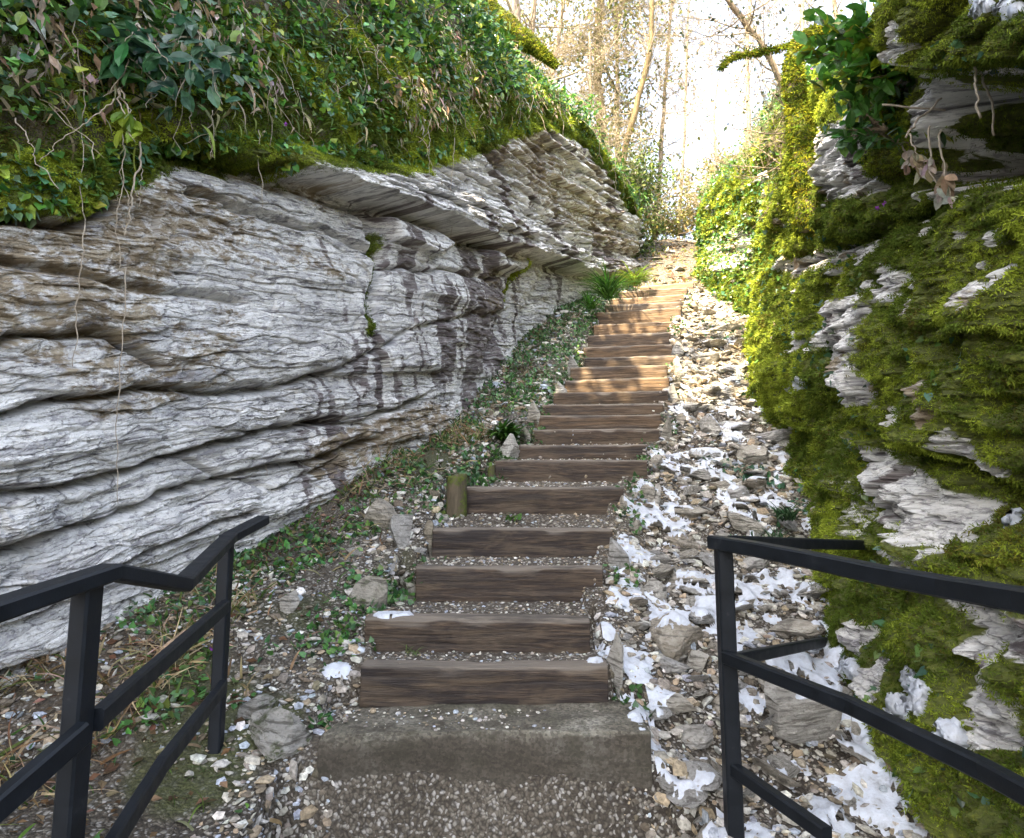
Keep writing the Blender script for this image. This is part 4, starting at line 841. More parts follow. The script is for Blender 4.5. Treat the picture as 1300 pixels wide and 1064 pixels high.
for W in (LW, RW, LB):
    st = 3; Pf = W['P'][::st, ::st].reshape(-1, 3); Pf = Pf[Pf[:, 1] > 1.2]; W['Upx'], W['Vpx'] = proj(Pf); W['Pf'] = Pf
for sd, (u, v, w, h, lab) in enumerate([(1145, 900, 50, 30, 'snow clump on moss between the right railings'), (1160, 865, 40, 26, 'ragged snow clump with green leaves on the mossy wall'), (1170, 880, 14, 70, 'narrow snow trail down the mossy wall'), (1208, 935, 28, 30, 'small snow clump below the right middle rail'), (1080, 850, 22, 24, 'snow clump at the end of the short middle rail'),
        (1010, 490, 22, 14, 'small snow clump high on the mossy wall'), (1022, 740, 18, 12, 'tiny snow clump just under the short top rail'), (1250, 8, 34, 22, 'snow on the mossy rock cap at the upper right'), (1285, 15, 26, 20, 'snow lump at the upper right corner'), (1295, 660, 14, 26, 'snow patch at the right edge of the mossy wall')]):
    snow_clump(u, v, wall_Y(RW, u, v, 3)-.03, w, h, lab, sd+5)

# ------------------------------------------------------------------ railings
def bar(mb, pts, w, h, ch=.006, col=(1, 1, 1)):
    """rectangular section bar; w horizontal, h vertical(perp)"""
    pts = np.asarray(pts, float); T = np.gradient(pts, axis=0)
    dd = unit(np.diff(pts, axis=0)); T = np.vstack([dd[:1], unit(dd[:-1]+dd[1:]), dd[-1:]]) if len(pts) > 2 else np.vstack([dd, dd])
    vert = abs(T[0, 2]) > .9
    ref = np.array([1., 0, 0]) if vert else np.array([0, 0, 1.])
    X = unit(np.cross(T, ref)); Zv = np.cross(X, T)
    a, b = w/2, h/2; sec = [(-a+ch, -b), (a-ch, -b), (a, -b+ch), (a, b-ch), (a-ch, b), (-a+ch, b), (-a, b-ch), (-a, -b+ch)]
    V = []
    for k in range(len(pts)):
        mit = 1/max(.5, float(dd[min(k, len(dd)-1)]@T[k]))
        V.append([pts[k]+X[k]*x*(mit if not vert else 1)+Zv[k]*y for x, y in sec])
    V = np.array(V); i = np.arange(len(pts)*8).reshape(-1, 8); j = np.roll(i, -1, 1)
    mb.add(V.reshape(-1, 3), [np.stack([i[:-1], j[:-1], j[1:], i[1:]], -1).reshape(-1, 4), np.array([list(i[0])[::-1]]), np.array([list(i[-1])])], col)
def part(name, parent, fn):
    mb = MB(); fn(mb); org = np.array(parent.location); me = mb.mesh(name, M['metal'], smooth=False, org=org); return link(name, me, parent)
# left railing
p1 = P(112, 740, 1.75); p2 = P(288, 680, 3.0)
A = empty('metal_railing', (p1[0], p1[1], -1.4), 'dark blue steel railing with bent handrail at the lower left', 'railing')
part('handrail', A, lambda m: bar(m, [(-1.14, -.3, -.36), P(-330, 890, .98), P(-60, 793, 1.38), P(140, 726, 1.80), P(232, 742, 2.18), P(292, 682, 2.98), P(334, 660, 3.30)], .062, .042))
part('post', A, lambda m: bar(m, [(p1[0], p1[1], -1.75), (p1[0], p1[1], p1[2]+.02)], .070, .045))
part('post', A, lambda m: bar(m, [(p2[0], p2[1], -1.4), (p2[0], p2[1], p2[2]+.005)], .052, .052))
part('post', A, lambda m: bar(m, [(-1.13, .1, -1.75), (-1.13, .1, -.38)], .070, .045))
part('middle_rail', A, lambda m: bar(m, [P(122, 914, 1.79), P(286, 770, 2.96)], .035, .055))
part('lower_rail', A, lambda m: bar(m, [P(125, 1100, 1.80), P(205, 972, 2.25), P(283, 872, 2.97)], .035, .055))
part('middle_rail', A, lambda m: bar(m, [P(106, 930, 1.72), P(-90, 1100, 1.35), (-1.14, -.3, -.84)], .035, .055))
# right railing
q0 = P(918, 692, 2.75)
B = empty('metal_railing', (q0[0], q0[1], -1.4), 'black steel corner railing in front of the mossy wall at the lower right', 'railing')
pc = [P(905, 688, 2.78), P(960, 697, 2.55), P(1040, 713, 2.25), P(1120, 730, 2.0), P(1200, 745, 1.78), P(1300, 762, 1.52), P(1450, 790, 1.2), (1.16, .6, -.30), (1.16, -.3, -.30)]
part('handrail', B, lambda m: bar(m, pc, .055, .052))
part('post', B, lambda m: bar(m, [(q0[0], q0[1], -1.65), (q0[0], q0[1], q0[2]-.02)], .062, .06))
part('handrail', B, lambda m: bar(m, [P(930, 688, 2.80), P(1100, 692, wall_Y(RW, 1100, 692, 3.4)+.08)], .05, .05))
part('middle_rail', B, lambda m: bar(m, [P(922, 834, 2.72), P(1080, 896, 2.16), P(1250, 978, 1.72), P(1400, 1060, 1.4), (1.16, .6, -.80), (1.16, -.3, -.80)], .04, .048))
part('post', B, lambda m: bar(m, [(1.16, .1, -1.65), (1.16, .1, -.33)], .062, .06))
part('middle_rail', B, lambda m: bar(m, [P(928, 838, 2.80), P(1080, 808, wall_Y(RW, 1080, 808, 3.4)+.08)], .04, .048))
part('lower_rail', B, lambda m: bar(m, [P(930, 975, 2.74), P(1050, 1060, 2.3)], .04, .048))

# ------------------------------------------------------------------ vines, roots, single plants
def wob(a, b, n, amp, seed, sag=0):
    t = np.linspace(0, 1, n)[:, None]; p = a+(b-a)*t; r = np.random.default_rng(seed)
    w = np.cumsum(r.normal(0, 1, (n, 3)), axis=0); w -= w[0]+(w[-1]-w[0])*t; p = p+w*amp*np.array([1, .5, .4]); p[:, 2] -= sag*np.sin(t[:, 0]*math.pi); return p
vines = [((95, 20), (108, 290), 'long pale vine hanging from the top left bank'), ((108, 285), (92, 465), 'thin straw coloured vine reaching down the pale rock'), ((155, 170), (150, 345), 'pale vine hanging below the yellow leaf sprig'), ((178, 180), (158, 300), 'brownish vine looping beside the pale vine'),
    ((160, 340), (150, 640), 'thin dark vine hanging down the middle of the left wall'), ((20, 150), (75, 240), 'straight dry stem crossing the mossy ledge at far left'), ((145, 125), (50, 205), 'curved stem drooping from the leaf sprig to the left'), ((328, 165), (332, 265), 'single thin root hanging under the overhang'),
    ((270, 140), (272, 200), 'knotted root below the glossy leaves'), ((577, 175), (570, 320), 'thread-like vine in front of the overhanging ledge'), ((338, 590), (332, 700), 'thin dark stem standing by the left railing end'), ((232, 100), (245, 165), 'short twisting root under the leaf bank'), ((60, 10), (70, 70), 'thick crooked root in the dark top left corner'), ((0, 20), (55, 25), 'horizontal bare root at the left edge'), ((548, 150), (546, 230), 'dry stalk with hanging husks over the ledge')]
for k, (a, b, lab) in enumerate(vines):
    Ya = min(wall_Y(LB, *a, 3), wall_Y(LW, *a, 3)) if a[1] < 250 else wall_Y(LW, *a, 3); Yb = wall_Y(LW, *b, 3)
    if k in (12, 13): Ya = Yb = wall_Y(LB, *b, 3)
    Y0 = min(Ya, Yb)-.10; th_ = .012 if k in (12, 13) else .0032 if k != 3 else .006
    mb = MB(); pts = wob(P(*a, Y0+.03), P(*b, Y0), 26, .007 if k not in (12, 13) else .02, k+3); tube(mb, pts, np.linspace(th_, th_*.55, 26), 5)
    if k in (2, 3, 8, 14):
        for q in range(3):
            s0 = pts[6+q*5]; tube(mb, wob(s0, s0+rng.normal(0, .06, 3)+np.array([0, -.02, -.12]), 8, .008, k*7+q), .002, 4)
    o = link('hanging_vine', mb.mesh('hanging_vine', M['vine'], org=pts[0]), None, pts[0]); tag(o, lab, 'vine', 'bare vines hanging over the left wall')
# tangle of many dry stems over the left bank
mb = MB(); pos, nr, i, j = sample(LB, sm(tbm, .05, .1)*sm(tbm, .8, .5)*(LBy < 13), 260)
for k in range(len(pos)):
    L = .15+.35*rng.random(); a = pos[k]+nr[k]*.12; b = a+np.array([rng.normal()*.15, rng.normal()*.15, -L])+nr[k]*.1*rng.random(); tube(mb, wob(a, b, 7, .018, k), .0022*max(1, a[1]/4.5), 3, cap=False)
o = link('dry_stems', mb.mesh('dry_stems', M['vine'])); tag(o, 'tangle of thin bare stems trailing through the leaves of the left bank', 'dry stems', kind='stuff')
def plant(name, p, label, cat, leafs, stems, matl, group=None):
    e = empty(name, p, label, cat, group)
    if stems is not None: link('stem', stems.mesh('stem', M['vine'] if matl != 'grass' else M['grass'], org=p), e)
    link('foliage', leafs.mesh('foliage', M[matl], smooth=False, org=p), e); return e
def tuftplant(u, v, Y, n, L, cols, lab, w=.6, name='grass_tuft', up_=1.):
    p = P(u, v, Y); p[2] = min(p[2]+.0, p[2]); mb = MB(); az = rng.random(n)*6.28; sp = .25+.75*rng.random(n)
    ax = np.stack([np.cos(az)*sp, np.sin(az)*sp, up_*(.5+.7*rng.random(n))], -1); nr = np.stack([-np.cos(az)*.3, -np.sin(az)*.3, np.ones(n)], -1)
    inst(mb, *BLADE, np.repeat(p[None], n, 0)+.03*rng.normal(0, 1, (n, 3))*np.array([1, 1, .2]), ax, nr, L*(.6+.6*rng.random(n)), colmix(cols, n, .2), w*L*(.8+.5*rng.random(n)))
    o = link(name, mb.mesh(name, M['grass'], smooth=False, org=p), None, p); tag(o, lab, 'grass tuft' if 'grass' in name else 'plant'); return o
DG = [(.03, .085, .015), (.05, .12, .02), (.025, .06, .012)]
Yd = ground_hit(640, 555)
tuftplant(642, 560, Yd[1]-.05, 130, .36, [(.05, .14, .02), (.08, .19, .03), (.04, .10, .02)], 'tuft of strappy dark green leaves left of the middle steps', 1.1)
pp = ground_hit(505, 520); tuftplant(512, 520, pp[1], 60, .24, DG, 'smaller strappy grass tuft near the foot of the left wall', .8)
tuftplant(1000, 660, 5.05, 90, .24, [(.03, .08, .03), (.06, .12, .05)], 'grass tuft at the foot of the mossy wall above the right railing', .5)
tuftplant(985, 690, 4.8, 60, .2, [(.03, .08, .03), (.06, .12, .05)], 'drooping grass tuft with snow beside the short top rail', .5)
tuftplant(652, 660, 5.15, 10, .12, [(.07, .16, .03)], 'small bright leafy sprig in front of the fifth timber step', 2.2, 'sprout')
tuftplant(722, 772, 4.2, 16, .06, [(.06, .14, .03)], 'tiny weed in front of the third timber step', 2., 'sprout')
tuftplant(562, 715, 4.75, 16, .06, [(.06, .14, .03)], 'tiny weed at the left foot of the fourth timber step', 2., 'sprout')
tuftplant(525, 832, 3.62, 18, .11, [(.10, .14, .04)], 'dry green grass wisps at the left of the second timber step', .4, 'grass_tuft')
tuftplant(265, 985, 2.95, 70, .12, [(.04, .10, .02), (.07, .14, .03)], 'low grass tuft at the foot of the left railing post', .5)
# ferns / broad strap plants
def fern(u, v, Y, n, L, lab, cols, droop=1.0, spread=1., name='fern'):
    p = P(u, v, Y); lf = MB(); st = MB()
    for k in range(n):
        az = 6.28*k/n+rng.random()*.5; e = .5+.6*rng.random(); d = np.array([math.cos(az)*spread*.7, math.sin(az)*spread*.7-.2, e*1.6]); d /= np.linalg.norm(d); L_ = L*(.7+.5*rng.random())
        t = np.linspace(0, 1, 14)[:, None]; q = p+d*L_*t-np.array([0, 0, 1])*droop*L_*.55*t**2.2; tube(st, q, np.linspace(.004, .0012, 14), 4, (.10, .12, .03), False)
        tt = unit(np.gradient(q, axis=0)); sd = unit(np.cross(tt, [0, 0, 1.])); sz = .30*L_*np.sin(np.linspace(.35, 3.0, 14))**.8*.55
        for sgn in (-1, 1):
            for h in (0, .5):
                qq = q[1:]+(q[1:]-q[:-1])*h*-1
                inst(lf, *SLEAF, qq, sd[1:]*sgn+tt[1:]*.45, np.cross(sd[1:]*sgn, tt[1:])*np.array([1, 1, 1])*sgn+np.array([0, 0, .3]), sz[1:], colmix(cols, 13, .15), sz[1:]*.45)
    e = empty(name, p, lab, 'fern'); link('frond_stem', st.mesh('frond_stem', M['grass'], org=p), e); link('foliage', lf.mesh('foliage', M['leaf'], smooth=False, org=p), e)
FC = [(.07, .17, .03), (.11, .24, .04), (.05, .13, .03)]
tuftplant(772, 378, 10.6, 170, .75, FC, 'large clump of arching strap leaves below the overhang beside the upper steps', .3, 'strap_plant')
tuftplant(750, 392, 10.2, 60, .4, FC, 'smaller clump of green leaves left of the large arching clump', .5, 'strap_plant')
tuftplant(806, 362, 11.6, 110, .55, [(.22, .30, .04), (.14, .22, .03)], 'yellow green leafy clump beside the topmost steps', .5, 'strap_plant')
for (u, v, L, lab) in [(482, 172, .22, 'small bright fern at the lip of the left ledge'), (465, 190, .16, 'small fern drooping over the left ledge'), (610, 110, .3, 'fern fronds in the middle of the left bank'), (560, 60, .3, 'fern high on the left bank')]:
    fern(u, v, wall_Y(LB, u, v, 5)-.15, 7, L, lab, FC, 1.3)
# leaf sprig hanging at the left
def sprig(u, v, Y, du, dv, n, size, cols, lab, name='shrub', mat='leaf', spread=.16, ns=6, down=.7):
    p = P(u, v, Y); st = MB(); lf = MB(); tgt = P(u+du, v+dv, Y-.1)
    for k in range(ns):
        q = wob(p, tgt+rng.normal(0, spread, 3)*np.array([1, .6, 1]), 12, .012, 900+int(u)+k, .0); tube(st, q, np.linspace(.006, .002, 12), 5)
        i = rng.integers(2, 12, n//ns); pos = q[i]+rng.normal(0, .015, (len(i), 3)); ax = rng.normal(0, 1, pos.shape)*.9+(tgt-p)/np.linalg.norm(tgt-p)*.5+np.array([0, -.4, -down])
        inst(lf, *LEAF, pos, ax, rng.normal(0, .5, pos.shape)+np.array([0, -.8, .8]), size*(.7+.5*rng.random(len(i))), colmix(cols, len(i), .2))
    e = empty(name, p, lab, 'shrub'); link('stem', st.mesh('stem', M['vine'], org=p), e); link('foliage', lf.mesh('foliage', M[mat], smooth=False, org=p), e)
Ys = min(wall_Y(LB, 170, 80, 3), wall_Y(LW, 170, 230, 3))-.12
sprig(175, 30, Ys, -10, 70, 70, .13, [(.035, .11, .05), (.05, .14, .05), (.03, .09, .06)], 'sprig of large glossy oval leaves hanging from the left bank', spread=.13)
sprig(250, 40, Ys+.15, 10, 55, 60, .12, [(.035, .10, .06), (.06, .13, .08)], 'bluish green leafy sprig right of the large oval leaves', spread=.13)
sprig(150, 110, Ys-.03, 8, 50, 12, .12, [(.16, .22, .02), (.09, .17, .02)], 'yellowing leaves at the tip of the hanging sprig', spread=.04, ns=3, down=1.3)
# laurel bush top right
def bush(u, v, Y, n, rad, size, cols, lab, dead=False, ns=26):
    p = P(u, v, Y); st = MB(); lf = MB()
    for k in range(ns):
        d = unit(rng.normal(0, 1, 3)+np.array([-.35, -.2, .25])); tip = p+d*rad*np.array([1.25, .8, 1.])*(.7+.5*rng.random()); q = wob(p, tip, 14, .02, 700+k+int(u)); tube(st, q, np.linspace(.010, .003, 14), 5, (.3, .3, .3))
        m = n//ns; i = rng.integers(4, 14, m); pos = q[i]+rng.normal(0, .03, (m, 3)); ax = d*.7+rng.normal(0, .8, (m, 3))+np.array([0, -.2, .1]); inst(lf, *LEAF, pos, ax, rng.normal(0, .5, (m, 3))+np.array([0, -.4, 1.]), size*(.6+.6*rng.random(m)), colmix(cols, m, .2))
    e = empty('laurel_shrub', p, lab, 'shrub'); link('stem', st.mesh('stem', M['bark'], org=p), e); link('foliage', lf.mesh('foliage', M['leaf'], smooth=False, org=p), e)
yl = wall_Y(RW, 1120, 150, 4)-.35
bush(1165, 80, yl, 1400, .44, .105, [(.05, .16, .02), (.08, .22, .025), (.13, .28, .03), (.04, .11, .02), (.26, .30, .02)], 'glossy green laurel shrub growing from the top of the right wall')
bush(1125, 165, yl-.1, 120, .2, .085, [(.03, .10, .015), (.05, .14, .02)], 'lower leafy tip of the laurel against the sunlit rock', ns=6)
bush(1195, 20, 4.2, 300, .34, .10, [(.05, .14, .015), (.12, .19, .02)], 'laurel branches at the top edge beside the moss cap', ns=16)
# dead brown leaves hanging under it
def dead(u, v, Y, dv, lab, k0):
    Y = min(wall_Y(RW, u, v, 4), wall_Y(RW, u+8, v+dv, 4))-.16
    p = P(u, v, Y); q = wob(p, P(u+12, v+dv, Y-.03), 14, .006, k0); st = MB(); lf = MB(); tube(st, q, np.linspace(.006, .003, 14), 5); m = 14; i = rng.integers(6, 14, m)
    inst(lf, *LEAF, q[i], rng.normal(0, .45, (m, 3))+np.array([0, -.2, -1]), rng.normal(0, .5, (m, 3))+np.array([0, -1, .3]), .085*(.6+.5*rng.random(m)), colmix([(.34, .26, .18), (.46, .40, .31), (.58, .54, .48)], m, .15))
    e = empty('dead_branch', p, lab, 'branch'); link('stem', st.mesh('stem', M['vine'], org=p), e); link('foliage', lf.mesh('foliage', M['dry'], smooth=False, org=p), e)
dead(1180, 160, 3.55, 85, 'hanging dead branch with brown leaves in front of the dark recess', 1); dead(1195, 165, 3.5, 85, 'second dead branch of withered leaves beside the recess', 2); dead(1140, 175, 3.6, 35, 'pale dry leaves hanging against the sunlit rock', 3); dead(1155, 170, 3.6, 45, 'short grey dead twig under the laurel', 4)
for k, (a, b, lab) in enumerate([((1237, 85), (1245, 150), 'pale root hanging below the moss cap'), ((1243, 90), (1262, 172), 'longest pale root hanging below the moss cap'), ((1120, 133), (1200, 140), 'grey bare twig stretched under the laurel'), ((1195, 125), (1150, 175), 'slanting bare twig under the laurel')]):
    Y0 = min(wall_Y(RW, *a, 3), wall_Y(RW, *b, 3))-.10; mb = MB(); q = wob(P(*a, Y0), P(*b, Y0), 16, .005, 40+k); tube(mb, q, .005, 5); o = link('hanging_root', mb.mesh('hanging_root', M['vine'], org=q[0]), None, q[0]); tag(o, lab, 'root')
# purple flowers
fl = [(1030, 88), (1037, 100), (1113, 265), (1124, 259), (363, 158), (485, 128), (409, 545), (412, 617), (266, 842), (640, 492)]
PV = np.array([[0, 0, 0], [.5, .3, .1], [.9, 0, .25], [.5, -.3, .1]]); PFv = [np.array([[0, 1, 2, 3]])]
fme = None
for k, (u, v) in enumerate(fl):
    if fme is None:
        mb = MB(); az = np.arange(5)*1.2566; tv = PV[:, [1, 0, 2]]
        inst(mb, tv, PFv, np.zeros((5, 3)), np.stack([np.cos(az), np.sin(az), az*0+.2], -1), np.tile([0, 0, 1.], (5, 1)), .016, np.tile([[.30, .04, .42]], (5, 1))); tube(mb, [(0, 0, 0), (0, 0.01, -.05)], .0015, 4, (.05, .1, .02)); fme = mb.mesh('purple_flower', M['leaf'], smooth=False)
    W = RW if u > 900 else (LB if v < 200 else None)
    if W is None: h = ground_hit(u, v); p = h+np.array([0, 0, .05])
    else: Y0 = wall_Y(W, u, v, 5)-.12; p = P(u, v, Y0)
    o = link('purple_flower', fme, None, p); o.rotation_euler = (1.0, 0, k); o.scale = (1.3,)*3
    tag(o, 'tiny purple flower among the moss and leaves', 'flower', 'tiny purple flowers')

# ------------------------------------------------------------------ trees
def grow(mb, p, d, L, r, dep, r0, tips, up_=.15, bend=.28, nb=(3, 5), ang=.75):
    n = 9; pts = [np.array(p, float)]; d = unit(np.array(d, float))
    for k in range(n-1):
        d = unit(d+bend*.35*r0.normal(0, 1, 3)+np.array([0, 0, up_*.12])); pts.append(pts[-1]+d*L/(n-1))
    pts = np.array(pts); tube(mb, pts, np.linspace(r, r*.55, n), 7 if dep > 2 else (5 if dep > 1 else 3), cap=False)
    if dep <= 0: tips.append(pts[-1]); tips.append(pts[5]); return
    for k in range(r0.integers(*nb)):
        i = r0.integers(3, n); dd = unit(np.gradient(pts, axis=0)[i]+ang*r0.normal(0, 1, 3)); grow(mb, pts[i], dd, L*(.5+.25*r0.random()), max(r*.45, .0028), dep-1, r0, tips, up_, bend*1.15, nb, ang)
    grow(mb, pts[-1], d, L*.65, r*.55, dep-1, r0, tips, up_, bend, nb, ang)
def tree(path, r, lab, seed, mat='bark', dep=3, L=1.1, leafn=0, lcols=None, lsize=.07, name='bare_tree', ang=.75, lspread=.07, starts=7, group='bare trees beyond the stairs', up_=.15, i0=8, twig='gbark'):
    path = np.array([path[0]-np.array([0, 0, 2.5])]+list(path), float); r0 = np.random.default_rng(seed); n = len(path); L0 = np.r_[0, np.cumsum(np.linalg.norm(np.diff(path, axis=0), axis=1))]
    ts = np.linspace(0, L0[-1], 30); q = np.stack([np.interp(ts, L0, path[:, k]) for k in range(3)], -1); kk = np.ones(5)/5
    q2 = np.stack([np.convolve(np.pad(q[:, k], 2, mode='reflect', reflect_type='odd'), kk, 'valid') for k in range(3)], -1)+.15*r*r0.normal(0, 1, (30, 3))
    tk = MB(); cr = MB(); tips = []; tube(tk, q2, np.linspace(r*1.15, r*.45, 30)*(1+.06*r0.normal(0, 1, 30)), 10)
    org = q2[0]
    for k in range(int(starts*1.8)):
        i = r0.integers(i0, 30); d = unit(r0.normal(0, 1, 3)*np.array([1, .8, .5])+np.array([0, 0, .35])); grow(cr, q2[i], d, L*(.6+.6*r0.random()), r*.30*(1.1-i/45), dep, r0, tips, up_, ang=ang)
    e = empty(name, org, lab, 'tree', group); link('trunk', tk.mesh('trunk', M[mat], org=org), e); c = link('crown', cr.mesh('crown', M[twig], org=org, smooth=True), e)
    if leafn:
        lf = MB(); tips = np.array(tips); tips = np.vstack([tips]+[q2[6:]]*3); k = r0.integers(0, len(tips), leafn); pos = tips[k]+lspread*r0.normal(0, 1, (leafn, 3))*.6
        inst(lf, *SLEAF, pos, rng.normal(0, 1, pos.shape)+np.array([0, 0, -.6]), rng.normal(0, 1, pos.shape)+np.array([0, 0, .6]), lsize*(.6+.7*rng.random(leafn)), colmix(lcols, leafn, .25)); link('foliage', lf.mesh('foliage', M['leaf'], smooth=False, org=org), e)
    return e
OL = [(.13, .16, .03), (.22, .21, .05), (.08, .11, .03), (.24, .19, .07)]
tree([P(785, 300, 17), P(765, 180, 17), P(757, 80, 16.8), P(765, -40, 16.5), P(770, -120, 16.5)], .16, 'ivy clad tree with a dense olive crown left of the bright sky', 1, 'obark', 3, 1.5, 11000, OL, .12, 'ivy_tree', lspread=.55, starts=10)
tree([P(790, 300, 16), P(783, 240, 16), P(800, 160, 15.6), P(826, 80, 15.3), P(828, 0, 15), P(835, -120, 15)], .09, 'tall bare tree leaning right in the middle of the gap', 2, 'obark', 4, 1.7, 1600, OL, .08, starts=11)
tree([P(786, 320, 19), P(785, 220, 19), P(784, 140, 19), P(782, 0, 19)], .11, 'pale slim trunk standing behind the ivy clad tree', 3, 'bark', 3, 1.4, 0, starts=9)
tree([P(830, 300, 18), P(838, 220, 18), P(843, 120, 18), P(850, 40, 18), P(860, -60, 18)], .07, 'thin bare tree with fine twigs right of the leaning tree', 4, 'bark', 4, 1.4, 500, OL, .07, starts=9)
tree([P(908, 250, 14), P(910, 200, 14), P(905, 150, 14), P(912, 100, 14)], .045, 'small bare thorn tree on top of the far right bank', 5, 'bark', 3, .8, 150, OL, .05, starts=9)
tree([P(1003, 120, 7.6), P(985, 90, 7.5), P(960, 45, 7.4), P(925, 2, 7.3), P(880, -60, 7.2)], .055, 'bare slanting trunk leaning left from the right bank', 6, 'bark', 3, .6, 260, [(.05, .07, .03), (.08, .10, .04)], .06, starts=8, i0=10)
tree([P(1022, 130, 8.4), P(1018, 60, 8.4), P(1020, -60, 8.4)], .045, 'thin upright stem behind the moss covered trunk', 7, 'bark', 3, .8, 350, [(.05, .07, .03), (.15, .16, .03)], .06, starts=8)
tree([P(1065, 90, 9.5), P(1060, 0, 9.5), P(1050, -100, 9.5)], .05, 'bare sapling rising behind the laurel', 8, 'bark', 3, .9, 300, OL, .06, starts=8)
tree([P(655, 60, 13), P(652, -20, 13), P(648, -120, 13)], .16, 'broad brown trunk at the top left of the gap', 9, 'bark', 3, 1.2, 500, OL, .09, starts=7)
tree([P(672, 70, 14), P(678, 0, 14), P(690, -120, 14)], .08, 'leaning slender trunk beside the broad brown trunk', 10, 'bark', 3, 1.2, 500, OL, .09, starts=7)
tree([P(700, 100, 15.5), P(712, 30, 15.5), P(722, -60, 15.5)], .07, 'slim tree with scattered olive leaves left of the ivy clad tree', 11, 'bark', 4, 1.3, 2600, OL, .09, starts=9, lspread=.35)
tree([P(860, 300, 26), P(868, 200, 26), P(872, 60, 26), P(878, -60, 26)], .07, 'distant thin tree in the bright gap', 12, 'bark', 3, 1.7, 0, starts=9)
tree([P(950, 150, 12.5), P(948, 60, 12.5), P(955, -50, 12.5)], .05, 'slender bare tree above the ivy covered right bank', 13, 'bark', 3, 1.0, 150, OL, .06, starts=7)
tree([P(800, 310, 15), P(815, 260, 15), P(830, 215, 15)], .05, 'bushy olive sapling over the end of the left wall', 14, 'mbark', 3, .6, 6500, [(.07, .12, .02), (.04, .08, .015), (.14, .18, .03)], .09, 'evergreen_shrub', starts=9, i0=3, lspread=.3)
tree([P(742, 200, 13.5), P(750, 120, 13.5), P(748, 40, 13.5)], .045, 'bare bush behind the crest of the left bank', 15, 'bark', 4, .8, 200, OL, .06, starts=9, i0=4)
# moss covered arching trunk
def mossy_trunk(pix, Y, r, lab, name, seed, n_m=5000):
    q = np.array([P(u, v, Y) for u, v in pix]); L0 = np.r_[0, np.cumsum(np.linalg.norm(np.diff(q, axis=0), axis=1))]; ts = np.linspace(0, L0[-1], 40); q = np.stack([np.interp(ts, L0, q[:, k]) for k in range(3)], -1)
    q = np.stack([np.convolve(np.pad(q[:, k], 4, mode='reflect', reflect_type='odd'), np.ones(9)/9, 'valid') for k in range(3)], -1)
    rr = np.interp(ts/L0[-1], np.linspace(0, 1, len(r)), r)*(1+.08*np.sin(ts*14)); mb = MB(); tube(mb, q, rr, 14); e = empty(name, q[0], lab, 'tree' if 'log' not in name else 'log'); link('trunk', mb.mesh('trunk', M['mbark'], org=q[0]), e)
    i = rng.integers(0, 40, n_m); a = rng.random(n_m)*6.28; T_ = unit(np.gradient(q, axis=0)); A_ = unit(np.cross(T_, [0, 1., .2])); B_ = np.cross(T_, A_); nn = A_[i]*np.cos(a)[:, None]+B_[i]*np.sin(a)[:, None]
    pos = q[i]+nn*rr[i, None]+T_[i]*(rng.random((n_m, 1))-.5)*L0[-1]/40; lf = MB(); inst(lf, *TUFT, pos, nn*.6+np.array([0, 0, -.7])+.4*rng.normal(0, 1, pos.shape), nn, .045*(.5+rng.random(n_m)), colmix(GRN, n_m, .3)); link('moss_cover', lf.mesh('moss_cover', M['moss'], smooth=False, org=q[0]), e)
mossy_trunk([(1030, 290), (1016, 170), (1008, 110), (1003, 70), (1020, 45), (1050, 33), (1085, 38)], 6.2, [.13, .12, .10, .085, .075, .06, .03], 'moss covered trunk arching right at the top of the right bank', 'mossy_tree', 1)
mossy_trunk([(1050, 33), (1000, 58), (960, 66), (925, 70), (915, 85)], 6.25, [.028, .016, .013, .022, .006], 'thin branch with a moss clump reaching into the bright gap', 'mossy_branch', 2, 900)
Yl = wall_Y(LB, 660, 70, 8)
mossy_trunk([(560, -40), (610, 5), (650, 38), (690, 68), (705, 82)], Yl+.1, [.16, .17, .17, .14, .04], 'mossy fallen log along the crest of the left bank', 'mossy_log', 3, 6000)
# far shrubs on the crest of the path
def shrub(u, v, Y, rx, rz, n, cols, lab, size=.09):
    p = P(u, v, Y); lf = MB(); st = MB()
    for k in range(14):
        d = unit(rng.normal(0, 1, 3)+np.array([0, 0, .8])); tube(st, wob(p, p+d*np.array([rx, rx, rz]), 8, .03, k+int(u)), .01, 4)
    cen = p+rng.normal(0, .42, (26, 3))*np.array([rx, rx, rz*.7])+np.array([0, 0, rz*.5]); k = rng.integers(0, 26, n); pos = cen[k]+rng.normal(0, .16, (n, 3))*np.array([rx, rx, rz])
    inst(lf, *SLEAF, pos, rng.normal(0, 1, pos.shape), rng.normal(0, .7, pos.shape)+np.array([0, 0, 1]), size*(.6+.7*rng.random(n)), colmix(cols, n, .25)); e = empty('far_shrub', p, lab, 'shrub', 'shrubs beyond the top of the stairs'); link('stem', st.mesh('stem', M['bark'], org=p), e); link('foliage', lf.mesh('foliage', M['leaf'], smooth=False, org=p), e)
YG = [(.26, .25, .08), (.17, .20, .05), (.32, .27, .13)]
for u, v, Y, rx, rz, n, lab in [(835, 300, 17.5, .9, .8, 1500, 'pale sunlit shrub at the left of the far path'), (868, 300, 18.5, .9, .5, 1200, 'low golden shrub in the middle of the far crest'), (890, 285, 16.5, .6, .7, 1300, 'yellow green shrub beside the far right bank'), (800, 300, 20, 1.2, 2.0, 2400, 'tall hazy shrub behind the left wall end'), (925, 240, 15.5, .9, .7, 1600, 'leafy shrub on the far right bank')]:
    shrub(u, v, Y, rx, rz, n, YG, lab)
